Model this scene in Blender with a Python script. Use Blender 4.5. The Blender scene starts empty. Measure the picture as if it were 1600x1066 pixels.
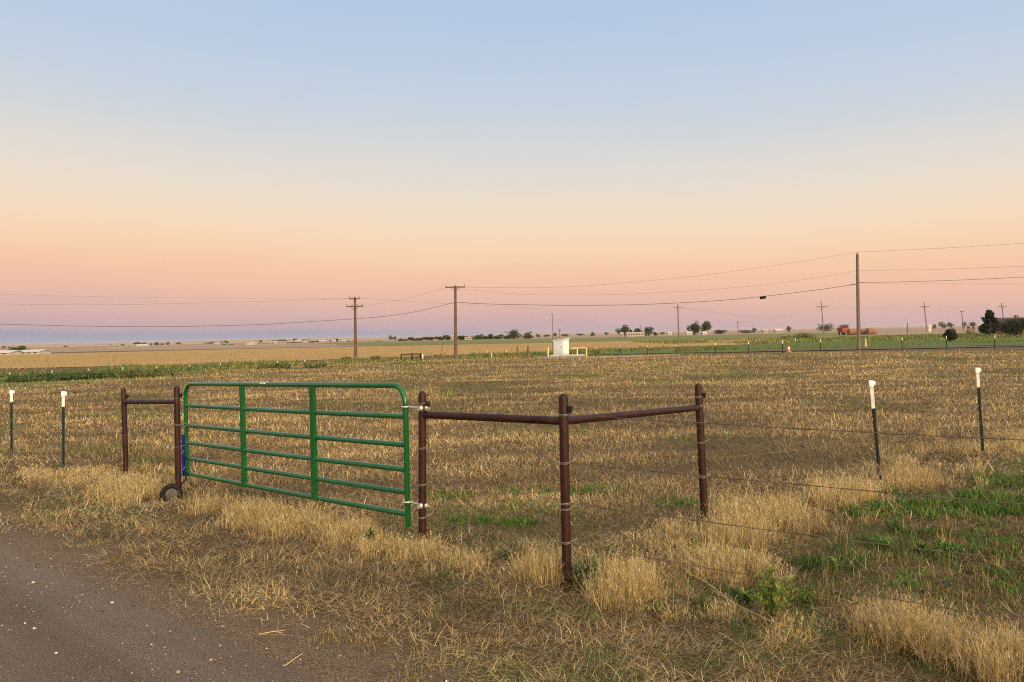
import bpy, bmesh, math, random
import numpy as np
from mathutils import Vector, Matrix

random.seed(7)
rng = np.random.default_rng(11)
scene = bpy.context.scene
COL = scene.collection
R = math.radians

# ------------------------------------------------------------------ camera
F = 1155.0            # focal length in pixels of the 1600 wide photograph
CAM_H = 1.8
PITCH = math.atan(8.5 / F)
ROLL = -R(1.175)
cam_rot = Matrix.Rotation(math.pi / 2 - PITCH, 3, 'X') @ Matrix.Rotation(ROLL, 3, 'Z')
cd = bpy.data.cameras.new('camera')
cd.sensor_width = 36.0
cd.lens = 36.0 * F / 1600.0
cd.clip_start = 0.05
cd.clip_end = 40000
cam = bpy.data.objects.new('camera', cd)
COL.objects.link(cam)
cam.matrix_world = Matrix.Translation((0, 0, CAM_H)) @ cam_rot.to_4x4()
scene.camera = cam


def ray(px, py):
    return cam_rot @ Vector(((px - 800) / F, (533 - py) / F, -1.0))


def G(px, py):
    """ground point (z = 0) seen at a pixel of the survey photograph"""
    d = ray(px, py)
    t = -CAM_H / d.z
    return Vector((d.x * t, d.y * t, 0.0))


def P(px, py, Y):
    """point at depth Y along a sight line"""
    d = ray(px, py)
    t = Y / d.y
    return Vector((d.x * t, Y, CAM_H + d.z * t))


def X_at(px, Y):
    return P(px, 520, Y).x


# ------------------------------------------------------------------ object helpers
def tag(o, label=None, cat=None, group=None, kind=None):
    if label: o['label'] = label
    if cat: o['category'] = cat
    if group: o['group'] = group
    if kind: o['kind'] = kind
    return o


def thing(name, label, cat, loc=(0, 0, 0), group=None):
    o = bpy.data.objects.new(name, None)
    o.empty_display_size = 0.1
    COL.objects.link(o)
    o.location = loc
    return tag(o, label, cat, group)


def link_mesh(name, me, mat, parent=None):
    o = bpy.data.objects.new(name, me)
    if mat: me.materials.append(mat)
    COL.objects.link(o)
    if parent is not None:
        o.parent = parent
        o.matrix_parent_inverse = Matrix.Translation(-Vector(parent.location))
    return o


def obj(name, bm, mat, parent=None, smooth=True):
    me = bpy.data.meshes.new(name)
    bm.normal_update()
    bm.to_mesh(me)
    bm.free()
    if smooth:
        me.polygons.foreach_set('use_smooth', [True] * len(me.polygons))
        try:
            me.set_sharp_from_angle(angle=R(40))
        except Exception:
            pass
    return link_mesh(name, me, mat, parent)


def raw(name, verts, faces, mat, parent=None):
    me = bpy.data.meshes.new(name)
    me.from_pydata([tuple(v) for v in verts], [], faces)
    me.update()
    return link_mesh(name, me, mat, parent)


def tube(bm, pts, rad, seg=8, cap=True):
    """tube along a polyline; rad is a number or a list"""
    pts = [Vector(p) for p in pts]
    n = len(pts)
    rads = rad if isinstance(rad, (list, tuple)) else [rad] * n
    rings = []
    d0 = (pts[1] - pts[0]).normalized()
    ref = Vector((0, 0, 1)) if abs(d0.z) < 0.9 else Vector((1, 0, 0))
    side = d0.cross(ref).normalized()
    for i in range(n):
        a = pts[max(i - 1, 0)]; b = pts[min(i + 1, n - 1)]
        d = (b - a).normalized()
        side = (side - d * side.dot(d)).normalized()
        up = d.cross(side)
        rings.append([bm.verts.new(pts[i] + (side * math.cos(t) + up * math.sin(t)) * rads[i])
                      for t in [2 * math.pi * k / seg for k in range(seg)]])
    for i in range(n - 1):
        for k in range(seg):
            bm.faces.new((rings[i][k], rings[i][(k + 1) % seg], rings[i + 1][(k + 1) % seg], rings[i + 1][k]))
    if cap:
        bm.faces.new(list(reversed(rings[0])))
        bm.faces.new(rings[-1])


def rod(bm, a, b, r, seg=8):
    tube(bm, [a, b], r, seg)


def box(bm, c, s, rot=None, bev=0.0):
    m = Matrix.Translation(Vector(c))
    if rot is not None: m = m @ rot.to_4x4()
    m = m @ Matrix.Diagonal((s[0], s[1], s[2], 1))
    r = bmesh.ops.create_cube(bm, size=1.0, matrix=m)
    if bev > 0:
        es = list({e for v in r['verts'] for e in v.link_edges})
        bmesh.ops.bevel(bm, geom=es, offset=bev, segments=2, affect='EDGES', profile=0.6)


def rotz(a):
    return Matrix.Rotation(a, 3, 'Z')


# ------------------------------------------------------------------ node materials
def new_mat(name):
    m = bpy.data.materials.new(name)
    m.use_nodes = True
    nt = m.node_tree
    b = nt.nodes['Principled BSDF']
    return m, nt, b


def N(nt, typ, **kw):
    n = nt.nodes.new(typ)
    for k, v in kw.items():
        if k.startswith('i_'):
            n.inputs[k[2:].replace('_', ' ')].default_value = v
        else:
            setattr(n, k, v)
    return n


def mixc(nt, fac, a, b, blend='MIX'):
    n = nt.nodes.new('ShaderNodeMix')
    n.data_type = 'RGBA'
    n.blend_type = blend
    for sock, v in ((n.inputs[0], fac), (n.inputs[6], a), (n.inputs[7], b)):
        if hasattr(v, 'is_output'):
            nt.links.new(v, sock)
        elif isinstance(v, (int, float)):
            sock.default_value = v
        else:
            sock.default_value = (v[0], v[1], v[2], 1)
    return n.outputs[2]


def ramp(nt, src, stops, interp='LINEAR'):
    n = nt.nodes.new('ShaderNodeValToRGB')
    cr = n.color_ramp
    cr.interpolation = interp
    while len(cr.elements) > 1: cr.elements.remove(cr.elements[-1])
    cr.elements[0].position = stops[0][0]
    cr.elements[0].color = (*stops[0][1], 1)
    for p, c in stops[1:]:
        e = cr.elements.new(p)
        e.color = (*c, 1)
    nt.links.new(src, n.inputs[0])
    return n.outputs[0]


def noise(nt, vec, scale, detail=4, rough=0.6, dist=0.0):
    n = N(nt, 'ShaderNodeTexNoise')
    n.inputs['Scale'].default_value = scale
    n.inputs['Detail'].default_value = detail
    n.inputs['Roughness'].default_value = rough
    n.inputs['Distortion'].default_value = dist
    if vec is not None: nt.links.new(vec, n.inputs['Vector'])
    return n.outputs['Fac']


def position(nt, scale=(1, 1, 1), rot=(0, 0, 0)):
    g = N(nt, 'ShaderNodeNewGeometry')
    mp = N(nt, 'ShaderNodeMapping')
    mp.inputs['Scale'].default_value = scale
    mp.inputs['Rotation'].default_value = rot
    nt.links.new(g.outputs['Position'], mp.inputs['Vector'])
    return mp.outputs['Vector']


def bump(nt, b, h, strength, dist):
    n = N(nt, 'ShaderNodeBump')
    n.inputs['Strength'].default_value = strength
    n.inputs['Distance'].default_value = dist
    nt.links.new(h, n.inputs['Height'])
    nt.links.new(n.outputs['Normal'], b.inputs['Normal'])


def paint(name, c1, c2, rough=0.5, scale=8.0, metal=0.0, spec=0.5, coat=0.0, bmp=0.0):
    m, nt, b = new_mat(name)
    v = N(nt, 'ShaderNodeTexCoord').outputs['Object']
    f = noise(nt, v, scale, 6, 0.65)
    c = ramp(nt, f, [(0.35, c1), (0.68, c2)])
    nt.links.new(c, b.inputs['Base Color'])
    b.inputs['Roughness'].default_value = rough
    b.inputs['Metallic'].default_value = metal
    b.inputs['Specular IOR Level'].default_value = spec
    b.inputs['Coat Weight'].default_value = coat
    b.inputs['Coat Roughness'].default_value = 0.15
    if bmp: bump(nt, b, noise(nt, v, scale * 6, 4), bmp, 0.003)
    return m


def tint_mat(name, transl=0.25, rough=0.7):
    """blades and leaves: each carries its own colour in the 'tint' attribute"""
    m, nt, b = new_mat(name)
    at = N(nt, 'ShaderNodeAttribute', attribute_name='tint')
    nt.links.new(at.outputs['Color'], b.inputs['Base Color'])
    b.inputs['Roughness'].default_value = rough
    b.inputs['Specular IOR Level'].default_value = 0.25
    tr = N(nt, 'ShaderNodeBsdfTranslucent')
    nt.links.new(at.outputs['Color'], tr.inputs['Color'])
    mx = N(nt, 'ShaderNodeMixShader')
    mx.inputs[0].default_value = transl
    out = nt.nodes['Material Output']
    nt.links.new(b.outputs[0], mx.inputs[1])
    nt.links.new(tr.outputs[0], mx.inputs[2])
    nt.links.new(mx.outputs[0], out.inputs['Surface'])
    return m


M_BLADE = tint_mat('dry_blade', 0.32)
M_LEAF = tint_mat('leaf', 0.2, 0.6)
M_TREELEAF = tint_mat('tree_leaf', 0.12, 0.7)


def ground_mat(name, cols, big=0.35, fine=55.0, stretch=(1, 1, 1), bstr=0.6, bdist=0.02, rot=0.0, spots=None, rough=0.95, verge=False):
    m, nt, b = new_mat(name)
    v = position(nt, stretch, (0, 0, rot))
    v0 = position(nt)
    f1 = noise(nt, v, big, 5, 0.62, 0.4)
    f2 = noise(nt, v, fine, 5, 0.75)
    f3 = noise(nt, v, fine * 0.14, 4, 0.65)
    c_big = ramp(nt, f1, [(0.34, cols[0]), (0.5, cols[1]), (0.66, cols[2])])
    c_fine = ramp(nt, f2, [(0.36, cols[3]), (0.6, cols[4])])
    c = mixc(nt, 0.5, c_big, c_fine)
    c_mid = ramp(nt, f3, [(0.38, cols[0]), (0.62, cols[2])])
    c = mixc(nt, 0.3, c, c_mid)
    if spots:
        f4 = noise(nt, v0, spots[1], 4, 0.6)
        k = ramp(nt, f4, [(spots[2], (0, 0, 0)), (spots[2] + 0.08, (1, 1, 1))])
        c = mixc(nt, k, c, spots[0])
    if verge:      # the dusty shoulder of the road, where nothing grows
        dn = N(nt, 'ShaderNodeVectorMath', operation='DOT_PRODUCT')
        nt.links.new(v0, dn.inputs[0]); dn.inputs[1].default_value = (V.x, V.y, 0)
        ad = N(nt, 'ShaderNodeMath', operation='MULTIPLY_ADD')
        nt.links.new(noise(nt, v0, 2.6, 5, 0.7), ad.inputs[0]); ad.inputs[1].default_value = 1.2
        nt.links.new(dn.outputs['Value'], ad.inputs[2])
        k = ramp(nt, ad.outputs[0], [(0.0, (1, 1, 1)), (1.0, (0, 0, 0))])
        mr_ = N(nt, 'ShaderNodeMapRange'); nt.links.new(ad.outputs[0], mr_.inputs[0])
        mr_.inputs[1].default_value = V_ROAD + 0.75; mr_.inputs[2].default_value = V_ROAD + 1.25
        mr_.inputs[3].default_value = 0.85; mr_.inputs[4].default_value = 0.0
        dust = ramp(nt, noise(nt, v0, 85, 5, 0.85), [(0.40, (0.045, 0.03, 0.022)), (0.5, (0.15, 0.108, 0.08)), (0.62, (0.34, 0.26, 0.20))])
        c = mixc(nt, mr_.outputs[0], c, dust)
    nt.links.new(c, b.inputs['Base Color'])
    b.inputs['Roughness'].default_value = rough
    b.inputs['Specular IOR Level'].default_value = 0.15
    bump(nt, b, f2, bstr, bdist)
    return m


# ------------------------------------------------------------------ layout axes
# the road, the gate line and the front fence run along U; V counts away from the road
U = Vector((0.79, -0.61)); U.normalize()
V = Vector((-U.y, U.x))


p_hinge = G(660, 856)
p_corner = G(886, 912)
p_side = G(1101, 812)
p_b = G(279, 772)
p_a = G(197, 742)
V_ROAD = 2.55
SIDE_DIR = (G(1536, 708) - p_corner).to_2d().normalized()
SIDE_N = Vector((SIDE_DIR.y, -SIDE_DIR.x))       # to the neighbouring lot


def vv(x, y): return V.x * x + V.y * y
def ww(x, y): return SIDE_N.x * (x - p_corner.x) + SIDE_N.y * (y - p_corner.y)
def uu(x, y): return U.x * x + U.y * y


# ------------------------------------------------------------------ value noise in numpy
def vnoise(x, y, scale, seed=0):
    x = np.asarray(x, dtype=np.float64) * scale + seed * 17.31
    y = np.asarray(y, dtype=np.float64) * scale + seed * 9.77
    xi = np.floor(x).astype(np.int64); yi = np.floor(y).astype(np.int64)
    fx = x - xi; fy = y - yi
    fx = fx * fx * (3 - 2 * fx); fy = fy * fy * (3 - 2 * fy)

    def h(a, b):
        n = (a * 374761393 + b * 668265263 + seed * 974634777) & 0x7fffffff
        n = ((n ^ (n >> 13)) * 1274126177) & 0x7fffffff
        n = n ^ (n >> 16)
        return (n & 0xffff) / 65535.0
    a = h(xi, yi); b = h(xi + 1, yi); c = h(xi, yi + 1); d = h(xi + 1, yi + 1)
    return (a * (1 - fx) + b * fx) * (1 - fy) + (c * (1 - fx) + d * fx) * fy


def fbm(x, y, scale, seed=0):
    return (vnoise(x, y, scale, seed) * 0.55 + vnoise(x, y, scale * 2.1, seed + 1) * 0.28 + vnoise(x, y, scale * 4.3, seed + 2) * 0.17)


def sstep(a, b, x):
    t = np.clip((x - a) / (b - a), 0, 1)
    return t * t * (3 - 2 * t)


WX, WY = P(267, 770, 8.66).xy      # a hollow at the latch end of the gate


def gz(x, y):
    """height of the ground"""
    x = np.asarray(x, dtype=np.float64); y = np.asarray(y, dtype=np.float64)
    r = np.hypot(x, y)
    k = 1 - sstep(25, 60, r)
    v = vv(x, y)
    rough = sstep(V_ROAD - 0.2, V_ROAD + 0.9, v)
    z = (fbm(x, y, 0.55, 3) - 0.5) * 0.10 * k * rough + (fbm(x, y, 2.2, 5) - 0.5) * 0.035 * k * rough
    z = z - 0.03 * (1 - sstep(V_ROAD - 0.5, V_ROAD + 0.25, v)) * (r < 80)
    z = z - 0.13 * np.exp(-((x - WX) ** 2 + (y - WY) ** 2) / 0.16)
    return z


# ------------------------------------------------------------------ blades
def blades(name, base, h, az, lean, curl, width, col, mat, parent=None, tipw=0.0, seg3=True):
    """one mesh of curved ribbons. base (n,3); all others (n,), col (n,3)"""
    n = len(base)
    up = h * np.sqrt(np.clip(1 - lean ** 2, 0.0, 1))
    out = h * lean
    d = np.stack([np.cos(az), np.sin(az)], 1)
    # the ribbon's width lies across a direction of its own
    fa = rng.uniform(0, 2 * math.pi, n)
    s = np.stack([np.cos(fa), np.sin(fa), np.zeros(n)], 1) * (width * 0.5)[:, None]
    # a lying ribbon spreads across its own direction
    flat = lean > 0.8
    s[flat, 0] = -d[flat, 1] * width[flat] * 0.5
    s[flat, 1] = d[flat, 0] * width[flat] * 0.5

    def at(t):
        o = out * (t * (1 - curl) + curl * t * t)
        u = up * (t - curl * 0.35 * t * t)
        p = base.copy()
        p[:, 0] += d[:, 0] * o
        p[:, 1] += d[:, 1] * o
        p[:, 2] += u
        return p
    p1 = at(0.5); p2 = at(1.0)
    vs = np.empty((n, 5, 3))
    vs[:, 0] = base - s; vs[:, 1] = base + s
    vs[:, 2] = p1 - s * 0.85; vs[:, 3] = p1 + s * 0.85
    vs[:, 4] = p2
    me = bpy.data.meshes.new(name)
    me.vertices.add(n * 5)
    me.vertices.foreach_set('co', vs.reshape(-1).astype(np.float32))
    me.loops.add(n * 7)
    idx = (np.arange(n) * 5)[:, None]
    li = np.concatenate([idx + np.array([0, 1, 3, 2]), idx + np.array([2, 3, 4])], 1).reshape(-1)
    me.loops.foreach_set('vertex_index', li.astype(np.int32))
    me.polygons.add(n * 2)
    ls = ((np.arange(n) * 7)[:, None] + np.array([0, 4])).reshape(-1)
    me.polygons.foreach_set('loop_start', ls.astype(np.int32))
    me.update(calc_edges=True)
    a = me.attributes.new('tint', 'FLOAT_COLOR', 'POINT')
    c4 = np.ones((n, 5, 4), dtype=np.float32)
    c4[:, :, :3] = col[:, None, :]
    a.data.foreach_set('color', c4.reshape(-1))
    return link_mesh(name, me, mat, parent)


def pal(n, cols, weights, jit=0.18):
    cols = np.array(cols); k = rng.choice(len(cols), n, p=np.array(weights) / sum(weights))
    c = cols[k] * rng.uniform(1 - jit, 1 + jit, (n, 1)) * rng.uniform(1 - jit * 0.35, 1 + jit * 0.35, (n, 3))
    return np.clip(c, 0.004, 0.95)


def with_z(x, y, dz=0.0):
    return np.stack([x, y, gz(x, y) + dz], 1)


def fan(n, r0, r1, power, half=R(43)):
    """points in the wedge of ground before the viewpoint, denser nearby: density ~ r^-power"""
    q = 2.0 - power
    u = rng.uniform(0, 1, n)
    if abs(q) < 1e-6:
        r = r0 * (r1 / r0) ** u
    else:
        r = (r0 ** q + u * (r1 ** q - r0 ** q)) ** (1 / q)
    a = rng.uniform(-half, half, n)
    return r * np.sin(a), r * np.cos(a), r


BLOND = (0.72, 0.58, 0.325)
STRAW = (0.55, 0.42, 0.205)
TAN = (0.375, 0.267, 0.124)
BROWN = (0.175, 0.112, 0.053)
GREY = (0.45, 0.378, 0.25)
OCHRE = (0.46, 0.31, 0.085)
RUST = (0.21, 0.095, 0.04)
GREEN = (0.075, 0.165, 0.030)
DGREEN = (0.034, 0.075, 0.022)
LGREEN = (0.135, 0.235, 0.045)
OLIVE = (0.15, 0.15, 0.05)

# ================================================================== SETTING
def wedge_sheet():
    """the ground: one sheet to the horizon, finely divided nearby"""
    rs = [0.0]
    r = 0.6
    while r < 9000:
        rs.append(r)
        r *= 1.035 if r < 60 else 1.25
    rs.append(9000)
    na = 300
    ang = []
    for k in range(na):
        t = k / na
        ang.append(2 * math.pi * t)
    verts = [(0, 0, float(gz(0, 0)))]
    faces = []
    A = np.array(ang)
    for r in rs[1:]:
        x = r * np.sin(A); y = r * np.cos(A); z = gz(x, y)
        verts += [tuple(p) for p in np.stack([x, y, z], 1)]
    for k in range(na):
        faces.append((0, 1 + (k + 1) % na, 1 + k))
    for i in range(len(rs) - 2):
        o = 1 + i * na
        for k in range(na):
            k2 = (k + 1) % na
            faces.append((o + k, o + k2, o + na + k2, o + na + k))
    m = ground_mat('field_soil', [(0.060, 0.039, 0.020), (0.090, 0.060, 0.030), (0.135, 0.093, 0.046), (0.026, 0.017, 0.009), (0.24, 0.17, 0.086)],
                   0.5, 42, bstr=0.9, bdist=0.03, spots=((0.085, 0.095, 0.03), 0.6, 0.62), verge=True)
    o = raw('ground', verts, faces, m)
    for p in o.data.polygons: p.use_smooth = True
    return tag(o, kind='structure')


def sheet(name, pts, z, mat, jit=0.0, step=None):
    """flat sheet with a slightly wandering outline"""
    out = []
    n = len(pts)
    for i in range(n):
        a = Vector(pts[i]).to_2d(); b = Vector(pts[(i + 1) % n]).to_2d()
        L = (b - a).length
        k = max(1, int(L / step)) if step else 1
        nrm = Vector((-(b - a).y, (b - a).x)).normalized()
        for j in range(k):
            q = a.lerp(b, j / k)
            if jit and j: q = q + nrm * random.uniform(-jit, jit)
            out.append((q.x, q.y, z))
    bm = bmesh.new()
    f = bm.faces.new([bm.verts.new(p) for p in out])
    bmesh.ops.triangulate(bm, faces=[f])
    bmesh.ops.recalc_face_normals(bm, faces=bm.faces)
    for f in bm.faces:
        if f.normal.z < 0: f.normal_flip()
    o = obj(name, bm, mat, smooth=False)
    return tag(o, kind='structure')


wedge_sheet()

# gravel road ------------------------------------------------------
mr, nt, b = new_mat('road_gravel')
v = position(nt)
n1 = noise(nt, v, 1.1, 5, 0.6)
n2 = noise(nt, v, 85, 5, 0.85)
vo = N(nt, 'ShaderNodeTexVoronoi'); vo.inputs['Scale'].default_value = 85
nt.links.new(v, vo.inputs['Vector'])
vo2 = N(nt, 'ShaderNodeTexVoronoi'); vo2.inputs['Scale'].default_value = 34
nt.links.new(v, vo2.inputs['Vector'])
c = ramp(nt, n1, [(0.3, (0.135, 0.100, 0.078)), (0.55, (0.19, 0.146, 0.12)), (0.72, (0.235, 0.184, 0.154))])
c = mixc(nt, 0.68, c, ramp(nt, n2, [(0.40, (0.035, 0.025, 0.02)), (0.47, (0.17, 0.132, 0.110)), (0.54, (0.20, 0.157, 0.132)), (0.62, (0.44, 0.37, 0.32))]))
bw = N(nt, 'ShaderNodeSeparateColor'); nt.links.new(vo.outputs['Color'], bw.inputs[0])
k = ramp(nt, bw.outputs[0], [(0.90, (0, 0, 0)), (0.96, (1, 1, 1))])
kd = ramp(nt, vo.outputs['Distance'], [(0.18, (1, 1, 1)), (0.40, (0, 0, 0))])
c = mixc(nt, mixc(nt, 1.0, k, kd, 'MULTIPLY'), c, (0.46, 0.38, 0.33))
k2 = ramp(nt, bw.outputs[1], [(0.80, (0, 0, 0)), (0.90, (1, 1, 1))])
c = mixc(nt, mixc(nt, 1.0, k2, kd, 'MULTIPLY'), c, (0.05, 0.033, 0.027))
# compacted wheel tracks run along the road
vt = position(nt, (1, 1, 1), (0, 0, -math.atan2(U.y, U.x)))
mt = N(nt, 'ShaderNodeMapping'); mt.inputs['Scale'].default_value = (0.05, 1.0, 1); nt.links.new(vt, mt.inputs['Vector'])
trk = ramp(nt, noise(nt, mt.outputs[0], 1.7, 4, 0.6), [(0.36, (0.74, 0.72, 0.70)), (0.58, (1.0, 1.0, 1.0))])
c = mixc(nt, 1.0, c, trk, 'MULTIPLY')
nt.links.new(c, b.inputs['Base Color'])
b.inputs['Roughness'].default_value = 0.92
b.inputs['Specular IOR Level'].default_value = 0.2
bump(nt, b, n2, 1.0, 0.02)
pts = []
S = 30
for i in range(901):
    u = -25 + 40 * i / 900
    w = V_ROAD + 0.05 + 0.26 * (float(fbm(u, 3.0, 0.9, 21)) - 0.5) * 2 + 0.22 * (float(fbm(u, 8.0, 5.0, 22)) - 0.5) * 2 + random.uniform(-.02, .02)
    pts.append(U * u + V * w)
pts += [U * 15 + V * (-6), U * (-25) + V * (-6)]
sheet('gravel_road', [(p.x, p.y) for p in pts], -0.012, mr)

# the land beyond the stubble field -----------------------------------
def gp(*pp): return [tuple(G(x, y).to_2d()) for x, y in pp]


m_lush = ground_mat('lush_grass', [(0.060, 0.095, 0.024), (0.105, 0.135, 0.036), (0.17, 0.165, 0.06), (0.035, 0.06, 0.018), (0.17, 0.19, 0.06)], 0.25, 9, bstr=0.8, bdist=0.1)
m_gold = ground_mat('golden_stubble', [(0.29, 0.185, 0.072), (0.335, 0.22, 0.09), (0.385, 0.26, 0.11), (0.23, 0.145, 0.055), (0.40, 0.27, 0.118)], 0.03, 2.5, stretch=(0.25, 1, 1), bstr=0.5, bdist=0.1)
m_crop = ground_mat('green_crop', [(0.105, 0.12, 0.04), (0.135, 0.15, 0.052), (0.18, 0.17, 0.072), (0.085, 0.10, 0.032), (0.18, 0.19, 0.075)], 0.012, 0.6, stretch=(0.3, 1, 1), bstr=0.3, bdist=0.1)
m_fallow = ground_mat('fallow', [(0.21, 0.15, 0.11), (0.26, 0.185, 0.135), (0.32, 0.235, 0.165), (0.20, 0.145, 0.11), (0.32, 0.235, 0.17)], 0.006, 0.2, stretch=(0.25, 1, 1), bstr=0.2, bdist=0.1)
m_pale = ground_mat('pale_field', [(0.34, 0.25, 0.17), (0.38, 0.28, 0.185), (0.42, 0.31, 0.21), (0.32, 0.23, 0.16), (0.42, 0.31, 0.2)], 0.004, 0.1, bstr=0.1, bdist=0.1)
m_dark = ground_mat('ditch_soil', [(0.05, 0.045, 0.02), (0.075, 0.06, 0.026), (0.10, 0.075, 0.035), (0.035, 0.03, 0.014), (0.10, 0.08, 0.04)], 0.2, 4, bstr=0.5, bdist=0.1)
m_track = ground_mat('track_dirt', [(0.22, 0.17, 0.125), (0.27, 0.21, 0.155), (0.32, 0.255, 0.19), (0.18, 0.13, 0.095), (0.36, 0.29, 0.22)], 0.3, 9, bstr=0.4, bdist=0.03)
m_asph = ground_mat('driveway_asphalt', [(0.075, 0.06, 0.052), (0.095, 0.076, 0.066), (0.115, 0.092, 0.08), (0.06, 0.048, 0.042), (0.125, 0.10, 0.088)], 0.2, 12, bstr=0.3, bdist=0.01)
m_lawn = ground_mat('lawn_grass', [(0.060, 0.098, 0.022), (0.078, 0.118, 0.028), (0.10, 0.138, 0.036), (0.042, 0.072, 0.017), (0.115, 0.15, 0.042)], 0.09, 5, stretch=(0.4, 1, 1), bstr=0.5, bdist=0.06)

# far farmland
sheet('far_farmland', [(-3800, 172), (3800, 172), (3800, 3600), (-3800, 3600)], 0.02, m_fallow)
sheet('golden_field', [(-300, 64), (-52, 58), (-26, 59), (0, 75), (30, 96), (82, 178), (60, 176), (0, 165), (-60, 168), (-105, 150), (-300, 140)], 0.03, m_gold, 0.6, 3)
sheet('green_crop_field', [(-33, 172), (2, 162), (58, 176), (84, 182), (170, 350), (0, 352), (-90, 345)], 0.045, m_crop, 1.0, 10)
sheet('ploughed_field', [(-200, 182), (-36, 172), (-64, 240), (-160, 300), (-300, 300)], 0.05, m_fallow, 1.0, 10)
sheet('pale_field', [(-800, 700), (-330, 620), (-90, 820), (100, 900), (90, 1250), (-700, 1300)], 0.06, m_pale, 3, 40)
# the ditch bank, the lush strip before it and the grass around the cabinet
sheet('lush_strip', gp((-120, 594), (150, 584), (300, 579.5), (330, 582), (250, 592), (120, 601), (-120, 616)), 0.012, m_lush, 0.35, 1.2)
m_bank = ground_mat('bank_grass', [(0.12, 0.105, 0.04), (0.17, 0.14, 0.055), (0.23, 0.18, 0.075), (0.08, 0.075, 0.03), (0.24, 0.19, 0.08)], 0.25, 9, bstr=0.8, bdist=0.1)
sheet('ditch_bank', gp((290, 578.5), (420, 573), (600, 566.5), (760, 561), (760, 563.5), (610, 568.5), (480, 574.5), (330, 581)), 0.017, m_bank, 0.3, 1.2)
sheet('dirt_track', gp((735, 558), (860, 557), (960, 556.3), (1062, 553.5), (1066, 555), (960, 559), (860, 561), (735, 561.5)), 0.016, m_track, 0.12, 1.5)
sheet('yard_grass', [(1, 61.5), (9, 62.5), (21, 62), (30, 66), (60, 66), (130, 90), (130, 200), (78, 176), (38, 100), (16, 80), (2, 72)], 0.041, m_lawn, 0.8, 3)
sheet('driveway', [(17.6, 61.6), (30, 61.3), (60, 60.6), (130, 60), (130, 63.5), (60, 64.4), (30, 65.8), (22, 65.4)], 0.053, m_asph, 0.12, 1.2)

# low rises along the horizon, each a long shallow swell
def hills():
    bm = bmesh.new()
    for (y0, y1, hmax, seed, xl, xr) in ((1700, 2600, 4.5, 2, -2600, 300), (3600, 5200, 11.0, 9, -5200, 5200)):
        nx, ny = 130, 9
        g = []
        for j in range(ny):
            row = []
            t = j / (ny - 1)
            for i in range(nx):
                x = xl + (xr - xl) * i / (nx - 1)
                e = min(1, i / 8, (nx - 1 - i) / 8)
                h = hmax * (0.45 + 0.75 * float(fbm(x, 0, 0.0012, seed))) * math.sin(min(1, t * 1.6) * math.pi / 2) ** 1.3 * e
                row.append(bm.verts.new((x, y0 + (y1 - y0) * t, -0.3 + h)))
            g.append(row)
        for j in range(ny - 1):
            for i in range(nx - 1):
                bm.faces.new((g[j][i], g[j][i + 1], g[j + 1][i + 1], g[j + 1][i]))
    m = ground_mat('rolling_fields', [(0.26, 0.18, 0.12), (0.32, 0.23, 0.155), (0.39, 0.28, 0.185), (0.26, 0.18, 0.12), (0.36, 0.26, 0.17)], 0.002, 0.02, stretch=(0.4, 1, 1), bstr=0.05, bdist=0.1)
    tag(obj('hills', bm, m), kind='structure')


hills()

# ================================================================== GRASS
def field_drift(x, y):
    """paler and browner drifts, drawn out along the mower's passes"""
    b = fbm(x * 0.28 + 0.06 * y, y * 1.15 - 0.24 * x, 0.8, 141) - 0.5
    c = fbm(x, y, 0.16, 90) - 0.5
    d = fbm(x * 0.6, y, 1.3, 151) - 0.5
    return (1 + (1.15 * b + 0.5 * c + 0.7 * d)[:, None] * np.array([1.0, 0.97, 0.88])).clip(0.35, 1.6)


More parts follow.
